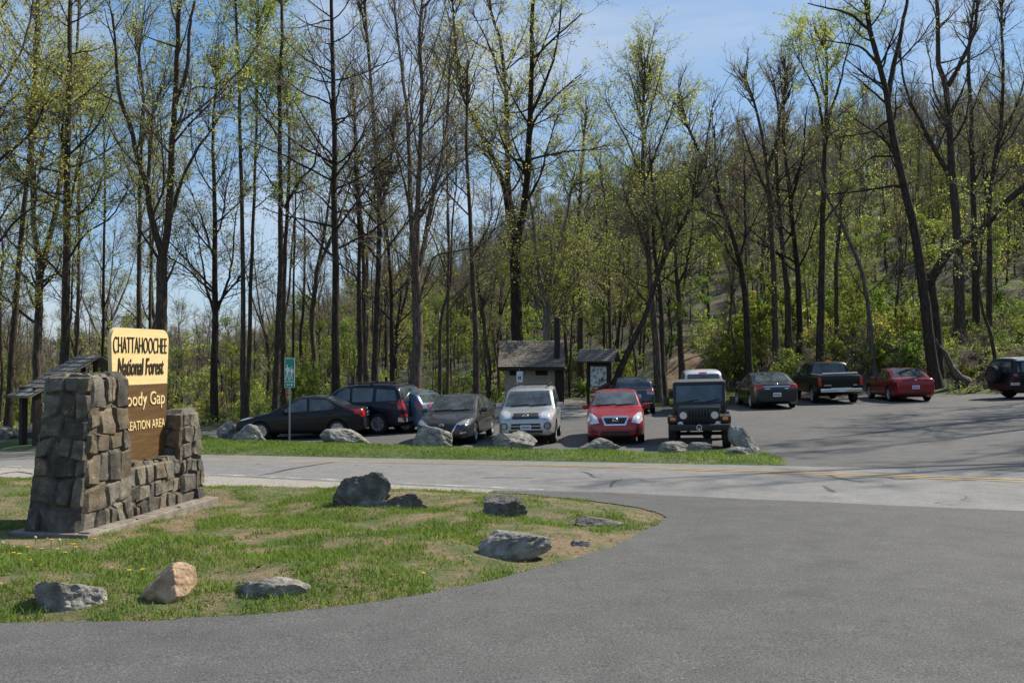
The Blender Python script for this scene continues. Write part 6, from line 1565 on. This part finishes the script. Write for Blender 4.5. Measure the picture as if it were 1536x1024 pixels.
# --- far woods: one mass, trees set on points
gp = bpy.data.node_groups.new('scatter trees', 'GeometryNodeTree')
gp.interface.new_socket('Geometry', in_out='INPUT', socket_type='NodeSocketGeometry'); gp.interface.new_socket('Geometry', in_out='OUTPUT', socket_type='NodeSocketGeometry')
def far_woods(name, P, S, protos):
    me = bpy.data.meshes.new(name); me.from_pydata([tuple(p) for p in P], [], []); 
    a = me.attributes.new('size', 'FLOAT', 'POINT'); a.data.foreach_set('value', np.asarray(S, np.float32))
    o = link(name, me); tag(o, kind='stuff')
    ng = bpy.data.node_groups.new('scatter trees', 'GeometryNodeTree')
    ng.interface.new_socket('Geometry', in_out='INPUT', socket_type='NodeSocketGeometry'); ng.interface.new_socket('Geometry', in_out='OUTPUT', socket_type='NodeSocketGeometry')
    gi, go = ng.nodes.new('NodeGroupInput'), ng.nodes.new('NodeGroupOutput')
    join = ng.nodes.new('GeometryNodeJoinGeometry'); L_ = ng.links
    for objs in protos:
        j2 = ng.nodes.new('GeometryNodeJoinGeometry')
        for ob in objs:
            oi = ng.nodes.new('GeometryNodeObjectInfo'); oi.transform_space = 'ORIGINAL'; oi.inputs['Object'].default_value = ob
            L_.new(oi.outputs['Geometry'], j2.inputs[0])
        g2i = ng.nodes.new('GeometryNodeGeometryToInstance'); L_.new(j2.outputs[0], g2i.inputs[0]); L_.new(g2i.outputs[0], join.inputs[0])
    iop = ng.nodes.new('GeometryNodeInstanceOnPoints'); iop.inputs['Pick Instance'].default_value = True
    L_.new(gi.outputs[0], iop.inputs['Points']); L_.new(join.outputs[0], iop.inputs['Instance'])
    rv = ng.nodes.new('FunctionNodeRandomValue'); rv.data_type = 'FLOAT_VECTOR'; rv.inputs[0].default_value = (-.05, -.05, 0); rv.inputs[1].default_value = (.05, .05, 6.28)
    L_.new(rv.outputs[0], iop.inputs['Rotation'])
    na = ng.nodes.new('GeometryNodeInputNamedAttribute'); na.data_type = 'FLOAT'; na.inputs[0].default_value = 'size'
    L_.new(na.outputs[0], iop.inputs['Scale'])
    L_.new(iop.outputs[0], go.inputs[0])
    md = o.modifiers.new('scatter', 'NODES'); md.node_group = ng
    return o
bpy.data.node_groups.remove(gp)
def find_parts(trunk): 
    for o in COL.objects:
        if o.type == 'MESH' and o.data == trunk: return [o] + [c for c in o.parent.children if c.name.startswith('crown')]
    return None
protos = [p for p in (find_parts(v[0]) for v in VB + VB + VL) if p]
fr = np.random.default_rng(77)
Pf, Sf = [], []
while len(Pf) < 4600:
    az = fr.uniform(-46, 38); r = 88 + 260 * fr.random() ** .9
    if az < -8 and fr.random() < .35: r = fr.uniform(120, 560)
    if az < -9 and fr.random() < .1: continue
    x, y = r * math.sin(R(az)), r * math.cos(R(az)); Pf.append((x, y, zg(x, y) - .3)); Sf.append(fr.uniform(.45, .75))
far_woods('far_woods', Pf, Sf, protos)
prot2 = [p for p in (find_parts(v[0]) for v in US) if p]
Pf, Sf = [], []
while len(Pf) < 520:
    az = fr.uniform(-31, 31); r = 68 + 170 * fr.random() ** 1.2
    if az < -9 and fr.random() < .3: continue
    x, y = r * math.sin(R(az)), r * math.cos(R(az)); Pf.append((x, y, zg(x, y) - .2)); Sf.append(fr.uniform(.6, 1.2))
far_woods('far_undergrowth', Pf, Sf, prot2)

# ------------------------------------------------------------------ grass, dandelions, litter
def blades(name, poly, n, h, wd, dens, lift, seed, cmul=1.0):
    rng = np.random.default_rng(seed); X0, X1 = min(p[0] for p in poly), max(p[0] for p in poly); Y0, Y1 = min(p[1] for p in poly), max(p[1] for p in poly)
    X, Y = rng.uniform(max(X0, -14), min(X1, 26), n), rng.uniform(Y0, Y1, n)
    k = in_poly(poly, X, Y); X, Y = X[k], Y[k]
    d = dens(X, Y); k = rng.random(len(X)) < d; X, Y, d = X[k], Y[k], d[k]
    Z = Zg(X, Y) + lift(X, Y); n = len(X)
    a = rng.uniform(0, 2 * np.pi, n); hh = h * rng.uniform(.45, 1.25, n) * (.5 + .6 * d); ww = wd * rng.uniform(.7, 1.3, n); le = rng.uniform(.1, .9, n) * hh; la = rng.uniform(0, 2 * np.pi, n)
    c = np.stack([X, Y, Z], 1); sx = np.stack([np.cos(a), np.sin(a), 0 * a], 1) * (ww / 2)[:, None]; ld = np.stack([np.cos(la), np.sin(la), 0 * la], 1)
    m = c + ld * (le * .35)[:, None]; m[:, 2] += hh * .6; t = c + ld * le[:, None]; t[:, 2] += hh * .95
    V = np.stack([c - sx, c + sx, m + sx * .8, m - sx * .8, t], 1).reshape(-1, 3); b = np.arange(n) * 5
    big = np.array([noise.noise(Vector((x * .9, y * .9, 3.0))) for x, y in zip(X, Y)]) * .35
    col = np.clip(rng.random(n) * .7 + .15 + big, 0, 1); col = np.repeat(col, 5)
    me = np_mesh(name, V, [np.stack([b, b + 1, b + 2, b + 3], 1), np.stack([b + 3, b + 2, b + 4], 1)], None, True, np.stack([col] * 3, 1))
    print(name, n)
    return tag(link(name, me, None, M_GRASS), kind='stuff')
def fnoise(X, Y, s, z): return np.array([noise.fractal(Vector((x * s, y * s, z)), 1.0, 2.0, 4) for x, y in zip(X, Y)])
tipx = isl[-6].x
def d_isl(X, Y):
    e = edge_dist(ISL_POLY, X, Y)
    f = fnoise(X, Y, .8, 1.7) * 1.1 + fnoise(X, Y, 2.3, 5.1) * 1.0 + .46
    front = np.exp(-np.maximum(0, (Y - np.interp(X, [-8, 3], [isl[0].y + .4, isl[0].y + 4.0])) / 2.2))
    right = np.clip((X + 1.5) / 5.0, 0, 1)
    d = f + .38 * front - .66 * right - .25 * np.clip((Y - 12.5) / 3, 0, 1)
    return np.clip(d, .03, 1) ** 1.5
blades('grass', ISL_POLY, 640000, .066, .010, d_isl, isl_lift, 5)
def d_ver(X, Y):
    e = edge_dist(VERGE, X, Y); return np.clip(.75 + .6 * fnoise(X, Y, .6, 4.2), .1, 1) * np.clip(e / .12, 0, 1) * (1 - .6 * np.clip((X - 5) / 2, 0, 1))
blades('grass', ISL_POLY, 420000, .028, .013, lambda X, Y: np.clip(.25 + .75 * d_isl(X, Y) + .5 * fnoise(X, Y, 2.2, 6.0), 0, 1) * (1 - .6 * np.clip((X + 1.5) / 5.0, 0, 1)), isl_lift, 15)
blades('grass', VERGE, 320000, .085, .016, d_ver, v_lift, 6)
blades('grass', LAWNB, 40000, .08, .03, lambda X, Y: np.clip(.6 + .6 * fnoise(X, Y, .5, 8.0), .1, 1), lambda X, Y: 0 * X + .02, 7)
# low growth and fallen leaves over the forest floor
def floor_cover(name, n, u0, u1, y0, y1, hmax, size, mat, seed, p=1.6):
    rng = np.random.default_rng(seed); u = rng.uniform(u0, u1, n); Y = y0 + (y1 - y0) * rng.random(n) ** 1.3; X = (u - CX) / FPX * Y
    back = np.interp(u, [-300, 150, 300, 560, 640, 735, 760, 900, 960, 1100, 1300, 1400, 1420, 1536, 1800], [39, 40, 40, 41, 43, 47, 54, 54, 49, 51, 50, 48.5, 46.2, 45.2, 44])
    k = (Y > back) & ~((u > 1005) & (u < 1065) & (Y < 58)); X, Y = X[k], Y[k]; n = len(X)
    d = np.clip(.5 + 1.3 * fnoise(X, Y, .45, 9.0), 0, 1); k = rng.random(n) < d; X, Y, d = X[k], Y[k], d[k]; n = len(X)
    c = np.stack([X, Y, Zg(X, Y) + .02 + hmax * rng.random(n) ** p * d], 1)
    nv = nrm(rng.normal(size=(n, 3)) + np.array([0, 0, 1.1])); uu = nrm(np.cross(nv, rng.normal(size=(n, 3)))); w_ = np.cross(nv, uu); sz = (size * rng.uniform(.5, 1.4, n))[:, None]
    V = np.stack([c - uu * sz * .6, c + w_ * sz * .38, c + uu * sz * .6, c - w_ * sz * .38], 1).reshape(-1, 3)
    return tag(link(name, np_mesh(name, V, [np.arange(n * 4).reshape(-1, 4)], None, True, np.stack([np.repeat(rng.random(n), 4)] * 3, 1)), None, mat), kind='stuff')
floor_cover('undergrowth', 55000, 1040, 1640, 45, 76, .6, .10, M_LEAFB, 51)
floor_cover('undergrowth', 30000, 280, 980, 40, 75, .5, .10, M_LEAFB, 52)
floor_cover('undergrowth', 9000, -80, 300, 39, 70, .4, .10, M_LEAF, 53)
M_LITB = leaf_mat('brown fallen leaf', (.07, .045, .025), (.26, .19, .12), .1)
floor_cover('leaf_litter', 60000, -80, 1640, 39, 75, .06, .13, M_LITB, 54)
# dandelions
M_DAND = flat('dandelion yellow', (.75, .48, .02), .7); M_SEED = flat('dandelion seed head', (.42, .41, .37), .9)
bm = bmesh.new(); add_cyl(bm, (0, 0, 0), (.01, 0, .11), .003, 5); stem = bpy.data.meshes.new('stem'); bm.to_mesh(stem); bm.free(); stem.materials.append(M_GRASS)
bm = bmesh.new()
for k in range(22):
    a = k * 2.4; rr = .022 * (.4 + .6 * (k % 5) / 4)
    add_box(bm, (.01 + math.cos(a) * rr * .6, math.sin(a) * rr * .6, .112 + .006 * (1 - rr / .022)), (rr, .006, .003), Matrix.Rotation(a, 3, 'Z'))
flower = bpy.data.meshes.new('flower_head'); bm.to_mesh(flower); bm.free(); flower.materials.append(M_DAND)
bm = bmesh.new(); bmesh.ops.create_icosphere(bm, subdivisions=2, radius=.019, matrix=Matrix.Translation((.01, 0, .118)))
for v in bm.verts: v.co += (v.co - Vector((.01, 0, .118))) * random.uniform(-.2, .3)
puff = bpy.data.meshes.new('seed_head'); bm.to_mesh(puff); bm.free(); puff.materials.append(M_SEED)
def dandelion(u, v, head, label, group, sc):
    p = gnd(u, v); o = empty('dandelion', (p.x, p.y, p.z + .05), rg.uniform(0, 6), label, 'flower', group); o.scale = (sc, sc, sc); link('stem', stem, o); link(head.name, head, o)
for u, v in ((20, 852), (28, 853), (46, 864), (42, 842), (76, 830), (110, 838), (114, 842), (62, 872), (195, 880), (214, 878), (98, 851), (140, 829), (635, 885), (318, 744), (608, 770), (60, 846), (88, 845)): dandelion(u, v, flower, 'small yellow dandelion flower in the island grass', 'yellow dandelions in the grass', 1.0)
for u, v in ((4, 833), (54, 824), (90, 828)): dandelion(u, v, puff, 'tall dandelion seed head in front of the stone base slab', 'dandelion seed heads by the sign', .8)
# dead leaves, twigs and grit strewn on the ground
def litter(name, poly, n, size, mat, seed, off, flatness=.25, lift=None):
    rng = np.random.default_rng(seed); X0, X1 = min(p[0] for p in poly), max(p[0] for p in poly); Y0, Y1 = min(p[1] for p in poly), max(p[1] for p in poly)
    X, Y = rng.uniform(max(X0, -14), min(X1, 20), n), rng.uniform(Y0, Y1, n); k = in_poly(poly, X, Y); X, Y = X[k], Y[k]; n = len(X)
    Z = Zg(X, Y) + off + (lift(X, Y) if lift else 0)
    c = np.stack([X, Y, Z], 1); a = rng.uniform(0, 6.28, n); s = size * rng.uniform(.4, 1.5, n); asp = rng.uniform(.15, .8, n)
    u_ = np.stack([np.cos(a), np.sin(a), rng.normal(0, flatness, n)], 1) * s[:, None]; w_ = np.stack([-np.sin(a), np.cos(a), rng.normal(0, flatness, n)], 1) * (s * asp)[:, None]; h = np.array([0, 0, 1.])[None] * (s * .3)[:, None]
    V = np.stack([c - u_, c + w_ * .8, c + u_, c - w_ * .8, c + h], 1).reshape(-1, 3); b = np.arange(n) * 5
    F = np.concatenate([np.stack([b, b + 1, b + 4], 1), np.stack([b + 1, b + 2, b + 4], 1), np.stack([b + 2, b + 3, b + 4], 1), np.stack([b + 3, b, b + 4], 1)])
    return tag(link(name, np_mesh(name, V, [F], None, False), None, mat), kind='stuff')
M_GRIT = noisy('grit', [(.3, (.10, .09, .08)), (.5, (.32, .28, .22)), (.75, (.6, .57, .52))], 60, 2, .9, kind='World')
M_LITT = noisy('dead leaf', [(.3, (.12, .07, .04)), (.55, (.30, .20, .12)), (.75, (.48, .36, .24))], 30, 2, .9, kind='World')
drive_near = [Vector((-8, 3.5)), Vector((9, 3.5)), Vector((13, t_near - 1)), Vector((4.5, t_near - 1))] + [p.copy() for p in isl[:-30][::-1]] + [Vector((-8, isl[0].y))]
litter('grit', drive_near, 900, .008, M_GRIT, 31, .024)
litter('leaf_litter', ISL_POLY, 14000, .02, M_LITT, 32, .014, .3, isl_lift)
litter('gravel', [p + Vector((0, .0)) for p in isl] + [p + (Vector((.5, 11.0)) - p).normalized() * .14 for p in isl[::-1]], 26000, .010, M_GRIT, 34, .026)
litter('gravel', [rp(-16, t_near - .22), rp(2.2, t_near - .22), rp(2.2, t_near - 1.2), rp(-16, t_near - 1.5)], 6000, .016, M_GRIT, 33, .014)
